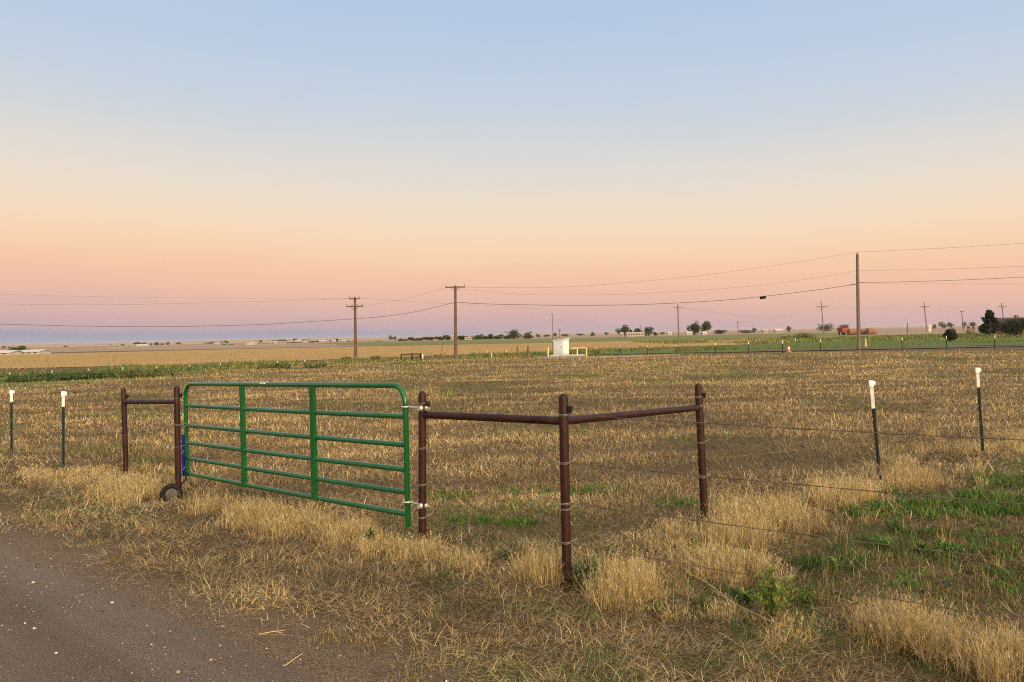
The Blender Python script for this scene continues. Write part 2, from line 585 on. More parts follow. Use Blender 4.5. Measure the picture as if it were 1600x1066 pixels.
def stubble_field():
    """mown field: short broken stalks, longer and thicker strokes far away"""
    n = 900000
    x, y, r = fan(n, 5.0, 62, 1.5)
    v = vv(x, y); w = ww(x, y)
    edge = np.interp(x, [-40, -30, -13, -4, 3, 60], [36, 38, 46.5, 57, 59, 56])
    keep = (v > 4.75) & (w < 0.0) & (y < edge)
    # rows of mown windrows and bare patches
    a = R(12)
    row = np.sin((y * math.cos(a) + x * math.sin(a)) * 2 * math.pi / 1.45 + 2.2 * (fbm(x, y, 0.25, 8) - 0.5))
    pn = fbm(x, y, 0.6, 31)
    dens = 0.52 + 0.34 * row * sstep(7, 16, r) + 1.5 * (pn - 0.42) + 1.2 * (fbm(x * 0.28 + 0.06 * y, y * 1.15 - 0.24 * x, 0.8, 141) - 0.5)
    keep &= rng.uniform(0, 1, n) < np.clip(dens, 0.10, 1)
    x, y, r, pn = x[keep], y[keep], r[keep], pn[keep]
    n = len(x)
    k = (np.clip(r, 6, 70) / 8.0)
    h = rng.gamma(2.6, 0.025, n).clip(0.015, 0.19) * k ** 0.15
    lean = np.where(rng.uniform(0, 1, n) < 0.4, rng.uniform(0.88, 0.998, n), rng.beta(2.0, 1.7, n) * 0.98)
    az = rng.uniform(0, 2 * math.pi, n)
    wd = rng.uniform(0.0035, 0.0075, n) * k ** 0.8
    col = pal(n, [STRAW, TAN, BROWN, GREY, BLOND, OCHRE, (0.10, 0.065, 0.035)], [2.9, 4.2, 3.6, 1.2, 0.8, 0.7, 1.6], 0.26)
    gp_ = fbm(x, y, 0.38, 77)
    gp2 = fbm(x, y, 0.10, 55)
    fg = sstep(0.58, 0.70, gp_) * 0.75 + 0.20 * sstep(0.5, 0.7, gp2)
    isg = rng.uniform(0, 1, n) < fg
    col[isg] = pal(int(isg.sum()), [OLIVE, GREEN, LGREEN], [4, 2, 1.2])
    # warm and cool drifts across the field
    col *= field_drift(x, y)
    main = (with_z(x, y, -0.005), h, az, lean, rng.uniform(0.1, 0.7, n), wd, col, np.zeros(n, dtype=int))
    # a thatch of flattened straw lies between the stalks
    n = 520000
    x, y, r = fan(n, 5.0, 40, 1.55)
    a2 = R(12)
    row = np.sin((y * math.cos(a2) + x * math.sin(a2)) * 2 * math.pi / 1.45 + 2.2 * (fbm(x, y, 0.25, 8) - 0.5))
    keep = (vv(x, y) > 4.7) & (ww(x, y) < 0.0) & (rng.uniform(0, 1, n) < np.clip(0.62 + 0.3 * row + 1.6 * (fbm(x, y, 0.8, 37) - 0.45), 0.12, 1))
    x, y, r = x[keep], y[keep], r[keep]; n = len(x)
    k = np.clip(r, 6, 70) / 8.0
    col = pal(n, [STRAW, TAN, GREY, BROWN, OCHRE, (0.10, 0.065, 0.035)], [2.4, 4.0, 1.4, 3.2, 0.9, 1.2], 0.26)
    col *= field_drift(x, y)
    mat_ = (with_z(x, y, rng.uniform(0.0, 0.02, n)), rng.gamma(2.6, 0.03, n).clip(0.02, 0.22) * k ** 0.2, rng.uniform(0, 6.283, n), rng.uniform(0.93, 0.9995, n), rng.uniform(0, 0.8, n),
            rng.uniform(0.0025, 0.0055, n) * k ** 0.8, col, np.zeros(n, dtype=int))
    o = cat_blades('stubble_grass', [main, mat_], M_BLADE)
    tag(o, 'short tan stubble covering the mown field behind the gate', 'grass', kind='stuff')


def verge_litter():
    """matted straw between the road and the fence, and in the side lot"""
    n = 780000
    x, y, r = fan(n, 2.6, 24, 1.3, R(45))
    v = vv(x, y); w = ww(x, y)
    front = (v > V_ROAD - 0.3) & (v < 5.2)
    side = (w > -0.6) & (v > 4.4) & (r < 17)
    edge = sstep(V_ROAD - 0.12, V_ROAD + 0.60, v + 0.7 * (fbm(x, y, 1.3, 41) - 0.5)) ** 1.3
    pn = fbm(x, y, 0.9, 43)
    dens = np.where(front, edge * (0.55 + 1.3 * (pn - 0.3)), 0.7)
    keep = (front | side) & (rng.uniform(0, 1, n) < np.clip(dens, 0.004, 1))
    x, y, r, w, v = x[keep], y[keep], r[keep], w[keep], v[keep]
    n = len(x)
    k = np.clip(r, 4, 30) / 5.0
    h = rng.gamma(2.6, 0.029, n).clip(0.02, 0.26)
    lean = np.where(rng.uniform(0, 1, n) < 0.84, rng.uniform(0.94, 0.9995, n), rng.uniform(0.4, 0.94, n))
    # straw is combed by wind and mower
    az = np.where(rng.uniform(0, 1, n) < 0.65, rng.uniform(0, 6.283, n), rng.normal(0, 0.8, n) + (fbm(x, y, 0.7, 61) - 0.5) * 11)
    wd = rng.uniform(0.0018, 0.0042, n) * k ** 0.75
    col = pal(n, [STRAW, TAN, BROWN, GREY, BLOND, (0.09, 0.057, 0.03)], [2.2, 3.4, 3.8, 2.0, 0.8, 1.6], 0.28)
    gn = fbm(x, y, 0.9, 83)
    sl = sstep(0.0, 0.9, w) * (v > 4.3)
    isr = rng.uniform(0, 1, n) < sl * 0.40
    col[isr] = pal(int(isr.sum()), [RUST, BROWN, (0.12, 0.07, 0.035)], [1.2, 2.5, 2])
    isg = rng.uniform(0, 1, n) < (sstep(0.56, 0.68, gn) * 0.40 + sl * 0.20 + sl * 0.5 * sstep(0.48, 0.62, fbm(x, y, 0.8, 84)))
    col[isg] = pal(int(isg.sum()), [OLIVE, GREEN, LGREEN, DGREEN], [3, 3, 1.2, 1])
    ua, va = uu(x, y), vv(x, y)
    dr = (1.0 * (fbm(ua * 0.45, va, 1.5, 97) - 0.5) + 0.8 * (fbm(x, y, 1.6, 98) - 0.5))[:, None]
    col *= (1 + dr * np.array([1.3, 1.25, 1.15])).clip(0.35, 1.6)
    o = blades('straw_litter', with_z(x, y, rng.uniform(0, 0.028, n)), h, az, lean, rng.uniform(0, 0.9, n), wd, col, M_BLADE)
    tag(o, 'matted dead straw lying on the verge beside the gravel road', 'straw', kind='stuff')


def clump_blades(cx, cy, ch, cr, per, cols, wts, wmin=0.0022, wmax=0.0042, leanmax=0.35, fine=False):
    """blades of tufts: centres cx, cy; heights ch; radii cr; per blades each"""
    if fine:       # off the line of sight onto the gate's wheel
        az_ = np.arctan2(cx, cy); rr_ = np.hypot(cx, cy)
        ok = ~((np.abs(az_ - math.atan2(WX, WY) + 0.008) < 0.030) & (rr_ > 8.15) & (rr_ < 9.8))
        cx, cy, ch, cr = cx[ok], cy[ok], ch[ok], cr[ok]
        per = int(per * 1.3); wmin *= 0.72; wmax *= 0.78; leanmax *= 1.35
    m = len(cx)
    idx = np.repeat(np.arange(m), per)
    n = len(idx)
    a = rng.uniform(0, 2 * math.pi, n); q = np.sqrt(rng.uniform(0, 1, n))
    x = cx[idx] + np.cos(a) * q * cr[idx]; y = cy[idx] + np.sin(a) * q * cr[idx]
    h = ch[idx] * rng.normal(0.80, 0.24, n).clip(0.18, 1.35)
    wa = rng.uniform(0, 2 * math.pi, m)[idx]          # every tuft leans its own way
    az = np.where(rng.uniform(0, 1, n) < 0.45, a, np.where(rng.uniform(0, 1, n) < 0.5, wa + rng.normal(0, 0.6, n), rng.uniform(0, 2 * math.pi, n)))
    lean = rng.beta(1.5, 2.6, n) * leanmax * 1.6 * (0.4 + 0.6 * q)
    brk = rng.uniform(0, 1, n) < (0.10 if fine else 0.03)   # bent and broken stems
    lean = np.where(brk, rng.uniform(0.6, 0.95, n), lean).clip(0, 0.95)
    r = np.hypot(x, y)
    wd = rng.uniform(wmin, wmax, n) * (np.clip(r, 4.5, 60) / 5.5) ** 0.75
    col = pal(n, cols, wts, 0.26)
    tintc = rng.uniform(0.66, 1.15, m)[idx][:, None]
    return with_z(x, y, -0.01), h, az, lean, rng.uniform(0.2, 1.3, n), wd, col * tintc, idx


def cat_blades(name, parts, mat, parent=None):
    arrs = [np.concatenate([p[k] for p in parts]) for k in range(7)]
    return blades(name, *arrs, mat, parent)


def seed_heads(part, frac=0.5):
    """drooping feathery tips on tall blades: short wisps leaving the upper blade"""
    base, h, az, lean, curl, wd, col, idx = part
    n = len(h)
    rep = np.repeat(np.arange(n)[rng.uniform(0, 1, n) < frac], 3)
    t = rng.uniform(0.72, 1.0, len(rep))
    up = h[rep] * np.sqrt(np.clip(1 - lean[rep] ** 2, 0, 1)); out = h[rep] * lean[rep]; cu = curl[rep]
    o = out * (t * (1 - cu) + cu * t * t); u = up * (t - cu * 0.35 * t * t)
    p = base[rep].copy()
    p[:, 0] += np.cos(az[rep]) * o; p[:, 1] += np.sin(az[rep]) * o; p[:, 2] += u
    m = len(rep)
    return (p, rng.uniform(0.02, 0.05, m), az[rep] + rng.normal(0, 1.1, m), rng.uniform(0.3, 0.95, m), rng.uniform(0.3, 0.9, m),
            wd[rep] * 0.9, np.clip(col[rep] * 1.08, 0, 0.9), idx[rep])


TALL_COLS, TALL_W = [BLOND, STRAW, TAN, OCHRE, GREY, BROWN], [4.2, 4, 2.8, 1.6, 0.8, 1.0]


def line_points(n, a, b, spread):
    t = rng.uniform(0, 1, n)
    a = Vector(a).to_2d(); b = Vector(b).to_2d()
    d = (b - a); nn = Vector((-d.y, d.x)).normalized()
    s = rng.normal(0, spread, n)
    return a.x + d.x * t + nn.x * s, a.y + d.y * t + nn.y * s


def tall_grass():
    parts = []

    def strip(n, a, b, spread, h0, h1, per=26, cr=0.07, thr=0.35, seed=0, leanmax=0.4, cols=TALL_COLS, wts=TALL_W):
        x, y = line_points(n, a, b, spread)
        pn = fbm(x, y, 1.6, 200 + seed)
        thr = thr + 0.055
        keep = pn > thr
        x, y, pn = x[keep], y[keep], pn[keep]
        k = sstep(thr, thr + 0.3, pn)
        h = (h0 + (h1 - h0) * k) * rng.uniform(0.75, 1.1, len(x))
        p = clump_blades(x, y, h, np.full(len(x), cr), per, cols, wts, leanmax=leanmax, fine=True)
        parts.append(p); parts.append(seed_heads(p, 0.55))
    # along the gate and the H-brace
    strip(150, G(50, 742), G(200, 756), 0.26, 0.08, 0.20, thr=0.36, seed=1)
    strip(130, G(170, 764), G(246, 784), 0.17, 0.14, 0.27, thr=0.24, seed=2)
    strip(34, G(236, 800), G(292, 806), 0.10, 0.06, 0.14, thr=0.24, seed=12)
    strip(170, G(296, 800), G(430, 824), 0.15, 0.15, 0.29, thr=0.30, seed=3)
    strip(130, G(420, 824), G(560, 842), 0.16, 0.11, 0.25, thr=0.36, seed=4)
    strip(120, G(540, 846), G(668, 872), 0.13, 0.14, 0.29, thr=0.30, seed=14)
    # behind the bottom rail, between hinge post and corner post
    strip(120, G(640, 868), G(900, 906), 0.14, 0.10, 0.24, thr=0.36, seed=5)
    # along the side fence
    strip(120, G(940, 900), G(1110, 838), 0.24, 0.10, 0.22, thr=0.33, seed=6)
    strip(230, G(1085, 852), G(1300, 792), 0.22, 0.18, 0.36, thr=0.27, seed=7)
    strip(170, G(1270, 792), G(1460, 746), 0.17, 0.20, 0.36, thr=0.28, seed=8)
    strip(200, G(1440, 730), G(1640, 690), 0.45, 0.14, 0.36, thr=0.32, seed=9)
    # front fence to the right
    strip(80, G(960, 935), G(1150, 960), 0.16, 0.10, 0.22, thr=0.38, seed=10)
    strip(100, G(1080, 900), G(1180, 880), 0.18, 0.12, 0.24, thr=0.32, seed=16)
    strip(70, G(1180, 1000), G(1330, 1010), 0.16, 0.08, 0.2, thr=0.40, seed=17)
    # low bunches scattered over the verge
    x, y, r = fan(900, 3.2, 16, 1.2, R(44))
    v = vv(x, y)
    pn = fbm(x, y, 0.9, 321)
    keep = (v > V_ROAD + 0.35) & (v < 4.6) & (pn > 0.47)
    x, y = x[keep], y[keep]
    p = clump_blades(x, y, rng.uniform(0.06, 0.17, len(x)), rng.uniform(0.05, 0.11, len(x)), 34, [STRAW, TAN, BLOND, BROWN, GREY], [4, 4, 1.5, 2, 1.5], leanmax=0.6)
    parts.append(p)
    # sparse stalks in the side lot
    x, y, r = fan(1500, 4, 15, 1.2, R(44))
    keep = (ww(x, y) > 0.15) & (vv(x, y) > 4.3) & (fbm(x, y, 0.8, 333) > 0.46)
    x, y = x[keep], y[keep]
    p = clump_blades(x, y, rng.uniform(0.08, 0.24, len(x)), rng.uniform(0.05, 0.12, len(x)), 20, [STRAW, TAN, RUST, BROWN, OLIVE], [2.5, 3, 2, 2.5, 1.5], leanmax=0.65)
    parts.append(p)
    # golden stubble and the fringe of the far field, seen from far away
    x, y, r = fan(26000, 44, 150, 1.1, R(40))
    keep = (y > np.interp(x, [-60, -30, -12, -4, 3, 15, 40, 90], [52, 54, 60, 66, 76, 84, 110, 190]) + rng.uniform(0, 6, len(x)))
    x, y = x[keep], y[keep]; n = len(x)
    q = (np.stack([x, y, np.full(n, 0.0)], 1), rng.uniform(0.10, 0.3, n), rng.uniform(0, 6.28, n), rng.uniform(0, 0.6, n), rng.uniform(0, 0.6, n),
         rng.uniform(0.03, 0.08, n), pal(n, [(0.34, 0.23, 0.10), (0.40, 0.27, 0.125), (0.27, 0.18, 0.078), OLIVE], [4, 3, 2, 0.6]), np.zeros(n, dtype=int))
    parts.append(q)
    o = cat_blades('dry_grass', parts, M_BLADE)
    tag(o, 'tall blond dry grass growing along the gate and fence lines', 'grass', kind='stuff')


def green_cover():
    """green growth nobody could count: side lot, green tufts in the field, the lush strip"""
    parts = []

    def patch(px, py, rx, ry, n, h, cols, wts, per=30, cr=0.09, leanmax=0.6, wmul=1.5):
        c = G(px, py)
        a = rng.uniform(0, 6.283, n); q = np.sqrt(rng.uniform(0, 1, n))
        x = c.x + np.cos(a) * q * rx; y = c.y + np.sin(a) * q * ry
        p = clump_blades(x, y, rng.uniform(0.6, 1.15, n) * h, np.full(n, cr), per, cols, wts, 0.0035 * wmul, 0.006 * wmul, leanmax)
        parts.append(p)
    GC, GW = [GREEN, DGREEN, LGREEN, OLIVE], [4, 2, 2, 1]
    # side lot
    patch(1460, 800, 0.55, 0.38, 102, 0.13, GC, GW)
    patch(1540, 790, 0.55, 0.42, 119, 0.15, GC, GW)
    patch(1590, 755, 0.5, 0.4, 68, 0.14, GC, GW)
    patch(1360, 800, 0.3, 0.18, 27, 0.11, GC, GW)
    patch(1480, 850, 0.7, 0.4, 57, 0.11, [GREEN, OLIVE, DGREEN, RUST], [3, 3, 2, 1])
    patch(1400, 860, 0.5, 0.3, 23, 0.11, GC, GW)
    patch(1560, 880, 0.5, 0.35, 44, 0.11, [GREEN, OLIVE, DGREEN, RUST], [3, 3, 2, 1])
    patch(1290, 885, 0.25, 0.15, 17, 0.12, [DGREEN, GREEN], [2, 1])
    patch(1250, 930, 0.3, 0.15, 20, 0.10, [DGREEN, GREEN, OLIVE], [2, 1, 1])
    patch(1530, 925, 0.4, 0.2, 23, 0.09, [OLIVE, GREEN, RUST], [2, 2, 1])
    patch(1060, 950, 0.30, 0.08, 20, 0.10, [DGREEN, GREEN, OLIVE], [2, 1, 1])
    patch(905, 905, 0.10, 0.08, 15, 0.20, [DGREEN, GREEN, (0.06, 0.08, 0.05)], [2, 1, 1])
    for _ in range(46):
        px_ = random.uniform(1270, 1600); py_ = random.uniform(765, 935)
        if (px_ - 1270) / 330 + (py_ - 765) / 400 < 0.35: continue
        patch(px_, py_, random.uniform(.06, .2), random.uniform(.05, .14), random.randint(4, 11), random.uniform(.05, .13), [GREEN, LGREEN, OLIVE, RUST], [4, 2.5, 2, 0.8], 24, 0.06, 0.8, 1.5)
    # yellow-green bunches on the road edge
    for px, py, n in ((545, 1000, 10), (400, 945, 7), (430, 938, 6), (330, 915, 6), (200, 880, 7), (130, 850, 8), (60, 815, 8), (330, 895, 5), (640, 1055, 9), (460, 950, 5)):
        patch(px, py, 0.20, 0.12, n, 0.06, [(0.30, 0.25, 0.07), OLIVE, OCHRE, TAN], [3, 2, 2, 1.5], 26, 0.07, 0.8, 1.0)
    # lush strip and ditch weeds, forty metres off
    n = 9000
    t = rng.uniform(0, 1, n)
    px = -60 + 900 * t
    py0 = np.interp(px, [-60, 0, 260, 480, 620, 760, 840], [601, 598, 589, 574, 567.5, 562, 561])
    py1 = np.interp(px, [-60, 0, 260, 480, 620, 760, 840], [588, 586, 579, 571, 565.5, 560, 559.5])
    s = rng.uniform(0, 1, n) ** 1.3
    pts = np.array([G(a, b * (1 - q) + c * q)[:2] for a, b, c, q in zip(px, py0, py1, s)])
    idx = np.repeat(np.arange(n), 4)
    m = len(idx)
    x = pts[idx, 0] + rng.normal(0, 0.15, m); y = pts[idx, 1] + rng.normal(0, 0.15, m)
    tall = s[idx] > 0.55
    h = np.where(tall, rng.uniform(0.15, 0.42, m), rng.uniform(0.05, 0.16, m)) * (0.5 + fbm(x, y, 0.35, 404))
    col = pal(m, [(0.05, 0.095, 0.022), (0.09, 0.145, 0.034), OLIVE, TAN], [3, 2.4, 3, 1.2])
    far_ = (px[idx] > rng.normal(310, 60, m))
    col[far_] = pal(int(far_.sum()), [OLIVE, TAN, (0.10, 0.11, 0.03), STRAW], [3, 2.4, 1.6, 1.2])
    h = h * np.where(far_, 0.7, 1.0)
    dk = (rng.uniform(0, 1, m) < 0.6) & ~(far_ & (rng.uniform(0, 1, m) < 0.7))
    sel = tall & dk
    col[sel] = pal(int(sel.sum()), [DGREEN, GREEN, OLIVE], [3, 2, 1.6])
    parts.append((with_z(x, y, 0.0), h, rng.uniform(0, 6.28, m), rng.uniform(0.1, 0.85, m), rng.uniform(0, 0.8, m), rng.uniform(0.03, 0.07, m), col, idx))
    # ragged weeds on the far bank and about the yard
    n = 5200
    x = rng.uniform(-32, 60, n); y0 = np.interp(x, [-40, -30, -13, -4, 3, 20, 40, 60], [44, 46.5, 52, 60, 64, 66, 72, 76])
    y = y0 + np.abs(rng.normal(0, 4.5, n)) * np.where(x > 5, 2.0, 1.0)
    keep = (fbm(x, y, 0.22, 505) > 0.50) & ~((x > 17) & (y < 68))
    x, y = x[keep], y[keep]
    idx = np.repeat(np.arange(len(x)), 7); m = len(idx)
    xx = x[idx] + rng.normal(0, 0.22, m); yy = y[idx] + rng.normal(0, 0.22, m)
    lawnish = (xx > 22) & (yy < 105)
    h = np.where(lawnish, rng.uniform(0.03, 0.13, m), rng.uniform(0.10, 0.42, m))
    parts.append((np.stack([xx, yy, np.full(m, 0.03)], 1), h, rng.uniform(0, 6.28, m), rng.uniform(0.1, 0.8, m), rng.uniform(0, 0.8, m), rng.uniform(0.04, 0.09, m),
                  pal(m, [OLIVE, GREEN, (0.26, 0.20, 0.08), DGREEN], [3, 2, 2, 1.2]), idx))
    # weedy band at the far side of the yard
    n = 3000
    x = rng.uniform(24, 125, n); y = rng.uniform(98, 150, n)
    keep = fbm(x, y, 0.08, 606) > 0.44
    x, y = x[keep], y[keep]
    idx = np.repeat(np.arange(len(x)), 6); m = len(idx)
    parts.append((np.stack([x[idx] + rng.normal(0, 0.6, m), y[idx] + rng.normal(0, 0.6, m), np.full(m, 0.03)], 1), rng.uniform(0.2, 0.65, m), rng.uniform(0, 6.28, m), rng.uniform(0.1, 0.8, m),
                  rng.uniform(0, 0.8, m), rng.uniform(0.08, 0.2, m), pal(m, [OLIVE, (0.12, 0.15, 0.035), LGREEN, (0.24, 0.20, 0.07)], [3, 3, 1.5, 1.5]), idx))
    o = cat_blades('green_grass', parts, M_LEAF)
    tag(o, 'green grass and low weeds growing in the side lot and the ditch', 'grass', kind='stuff')


stubble_field()
verge_litter()
tall_grass()
green_cover()

# individual tufts and weeds one can point to ---------------------------
def grass_tuft(px, py, label, h, rad, n, per, cols=TALL_COLS, wts=TALL_W, leanmax=0.33, name='grass_tuft', heads=0.6, group=None, wmul=1.0, cat='grass tuft'):
    c = G(px, py)
    a = rng.uniform(0, 6.283, n); q = np.sqrt(rng.uniform(0, 1, n))
    x = c.x + np.cos(a) * q * rad; y = c.y + np.sin(a) * q * rad * 0.75
    p = clump_blades(x, y, h * (1 - 0.30 * q ** 2) * rng.uniform(0.85, 1.1, n), np.full(n, 0.05), per, cols, wts, 0.0022 * wmul, 0.0042 * wmul, leanmax, fine=heads > 0)
    parts = [p]
    if heads: parts.append(seed_heads(p, heads))
    o = cat_blades(name, parts, M_BLADE if heads else M_LEAF)
    o.data.transform(Matrix.Translation((-c.x, -c.y, 0)))
    o.location = (c.x, c.y, 0)
    return tag(o, label, cat, group)


grass_tuft(978, 938, 'large rounded tuft of tall blond grass just beside the corner post', 0.40, 0.24, 34, 46)
grass_tuft(848, 905, 'upright tuft of blond grass on the gate side of the corner post', 0.34, 0.19, 22, 40)
for k, (px, py, r_, n_, lab) in enumerate((
        (1395, 1000, 0.22, 24, 'blond grass tuft leaning under the lowest front wire, first from the corner post'),
        (1465, 1018, 0.25, 30, 'middle blond grass tuft under the lowest front barbed wire'),
        (1555, 1045, 0.25, 30, 'blond grass tuft under the front barbed wire, farthest from the corner post'))):
    grass_tuft(px, py, lab, 0.33, r_, n_, 46, leanmax=0.45, group='dry tufts under the front wires')


def leafy_weed(name, px, py, label, h, rad, stems, cols, wts, leaf=0.035, cat='weed'):
    """a branching weed: several stems, each with leaves all along it"""
    c = G(px, py)
    root = thing(name, label, cat, (c.x, c.y, 0))
    z0 = float(gz(c.x, c.y))
    sb = bmesh.new()
    B, Hh, A, L, C, W = [], [], [], [], [], []
    for s in range(stems):
        a = random.uniform(0, 6.283); lean = random.uniform(0.05, 1.0) * rad
        hh = h * random.uniform(0.6, 1.05) * (1 - 0.3 * lean / rad)
        p0 = Vector((c.x + random.uniform(-.03, .03), c.y + random.uniform(-.03, .03), z0 - 0.01))
        p1 = p0 + Vector((math.cos(a) * lean * 0.35, math.sin(a) * lean * 0.35, hh * 0.55))
        p2 = p0 + Vector((math.cos(a) * lean, math.sin(a) * lean, hh))
        tube(sb, [p0, p1, p2], [0.003, 0.0025, 0.001], 4)
        for k in range(26):
            t = random.uniform(0.15, 1.0)
            q = p0.lerp(p1, t * 2) if t < 0.5 else p1.lerp(p2, t * 2 - 1)
            B.append(q); Hh.append(leaf * random.uniform(0.6, 1.3)); A.append(random.uniform(0, 6.283)); L.append(random.uniform(0.4, 0.95))
    n = len(B)
    o = blades('foliage', np.array([tuple(b_) for b_ in B]), np.array(Hh), np.array(A), np.array(L), rng.uniform(0, 0.6, n), rng.uniform(0.25, 0.5, n) * leaf, pal(n, cols, wts), M_LEAF)
    o.parent = root; o.matrix_parent_inverse = Matrix.Translation(-Vector(root.location))
    obj('stem', sb, M_STEM, root)
    return root


M_STEM = paint('weed_stem', (0.10, 0.11, 0.04), (0.16, 0.14, 0.06), 0.8)
YG = [(0.20, 0.25, 0.045), (0.10, 0.20, 0.035), (0.25, 0.26, 0.065)]
leafy_weed('leafy_weed', 1205, 968, 'bushy yellow-green weed standing under the front wires beyond the big blond tuft', 0.34, 0.2, 34, YG, [3, 2, 1.5])
leafy_weed('leafy_weed', 1163, 945, 'low dark green weed with reddish dead leaves below it, beside the bushy yellow-green weed', 0.15, 0.13, 12, [GREEN, DGREEN, LGREEN], [3, 2, 1])
leafy_weed('leafy_weed', 1262, 952, 'sparse green weed beside the bushy yellow-green one, farther from the corner post', 0.2, 0.11, 10, [GREEN, OLIVE, LGREEN], [3, 2, 1])
leafy_weed('leafy_weed', 1296, 905, 'slender pale weed stalk rising from dark green growth in the side lot', 0.2, 0.06, 6, [LGREEN, (0.22, 0.2, 0.07)], [2, 2])
leafy_weed('leafy_weed', 1083, 872, 'small yellow-green weed among dry grass behind the big blond tuft', 0.16, 0.07, 8, YG, [3, 2, 2])
leafy_weed('leafy_weed', 1378, 862, 'bright green round weed alone on bare litter in the side lot', 0.14, 0.12, 14, [GREEN, LGREEN], [3, 2])
leafy_weed('leafy_weed', 1440, 868, 'first of two bright green round weeds side by side in the side lot', 0.12, 0.12, 12, [GREEN, LGREEN, DGREEN], [3, 1, 1])
leafy_weed('leafy_weed', 1483, 866, 'second of two bright green round weeds side by side, nearer the frame edge', 0.13, 0.12, 12, [GREEN, LGREEN, DGREEN], [3, 1, 1])
leafy_weed('leafy_weed', 1395, 832, 'grey-green broad-leaved weed just below the tall grass on the side fence', 0.15, 0.09, 9, [(0.10, 0.15, 0.07), GREEN, (0.15, 0.19, 0.11)], [2, 2, 1])
leafy_weed('leafy_weed', 912, 918, 'dark weed with thin leaves hugging the foot of the corner post', 0.2, 0.13, 6, [DGREEN, (0.06, 0.07, 0.04), OLIVE], [3, 2, 1], 0.045)
leafy_weed('leafy_weed', 722, 878, 'small dusty green weed at the bottom of the fence between hinge and corner posts', 0.1, 0.08, 9, [GREEN, OLIVE, (0.13, 0.16, 0.09)], [2, 2, 1])
leafy_weed('leafy_weed', 788, 876, 'grey-green weed midway between hinge post and corner post', 0.11, 0.10, 9, [OLIVE, (0.13, 0.16, 0.09)], [2, 2])
leafy_weed('leafy_weed', 575, 853, 'dark green spiky weed below the bottom rail of the gate', 0.13, 0.05, 7, [DGREEN, GREEN], [3, 1], 0.045)
GT = ([GREEN, LGREEN, DGREEN, OLIVE], [4, 2, 1, 1])
for px, py, r_, lab in ((727, 815, 0.22, 'green grass tuft in the stubble just behind the rail between hinge and corner posts'),
                        (806, 818, 0.20, 'green tuft in the stubble halfway between hinge post and corner post'),
                        (815, 767, 0.42, 'wide flat green grass patch in the stubble farther behind the hinge post rail'),
                        (922, 766, 0.36, 'green grass patch in the stubble just past the corner post'),
                        (1060, 785, 0.30, 'dense bright green tuft in the stubble beside the side brace post'),
                        (708, 775, 0.3, 'faint green patch of grass near the hinge post, behind the wires')):
    grass_tuft(px, py, lab, 0.11, r_, 26, 34, GT[0], GT[1], 0.6, 'green_tuft', 0, 'green tufts in the mown field', 1.6)
grass_tuft(180, 702, 'broad olive green patch in the stubble between the white-topped posts and the H-brace', 0.10, 0.8, 60, 26, [OLIVE, GREEN, TAN], [3, 2, 2], 0.6, 'green_tuft', 0, 'green tufts in the mown field', 1.8)
grass_tuft(232, 720, 'olive green patch in the stubble framed inside the H-brace', 0.10, 0.4, 30, 26, [OLIVE, GREEN, TAN], [3, 2, 2], 0.6, 'green_tuft', 0, 'green tufts in the mown field', 1.8)

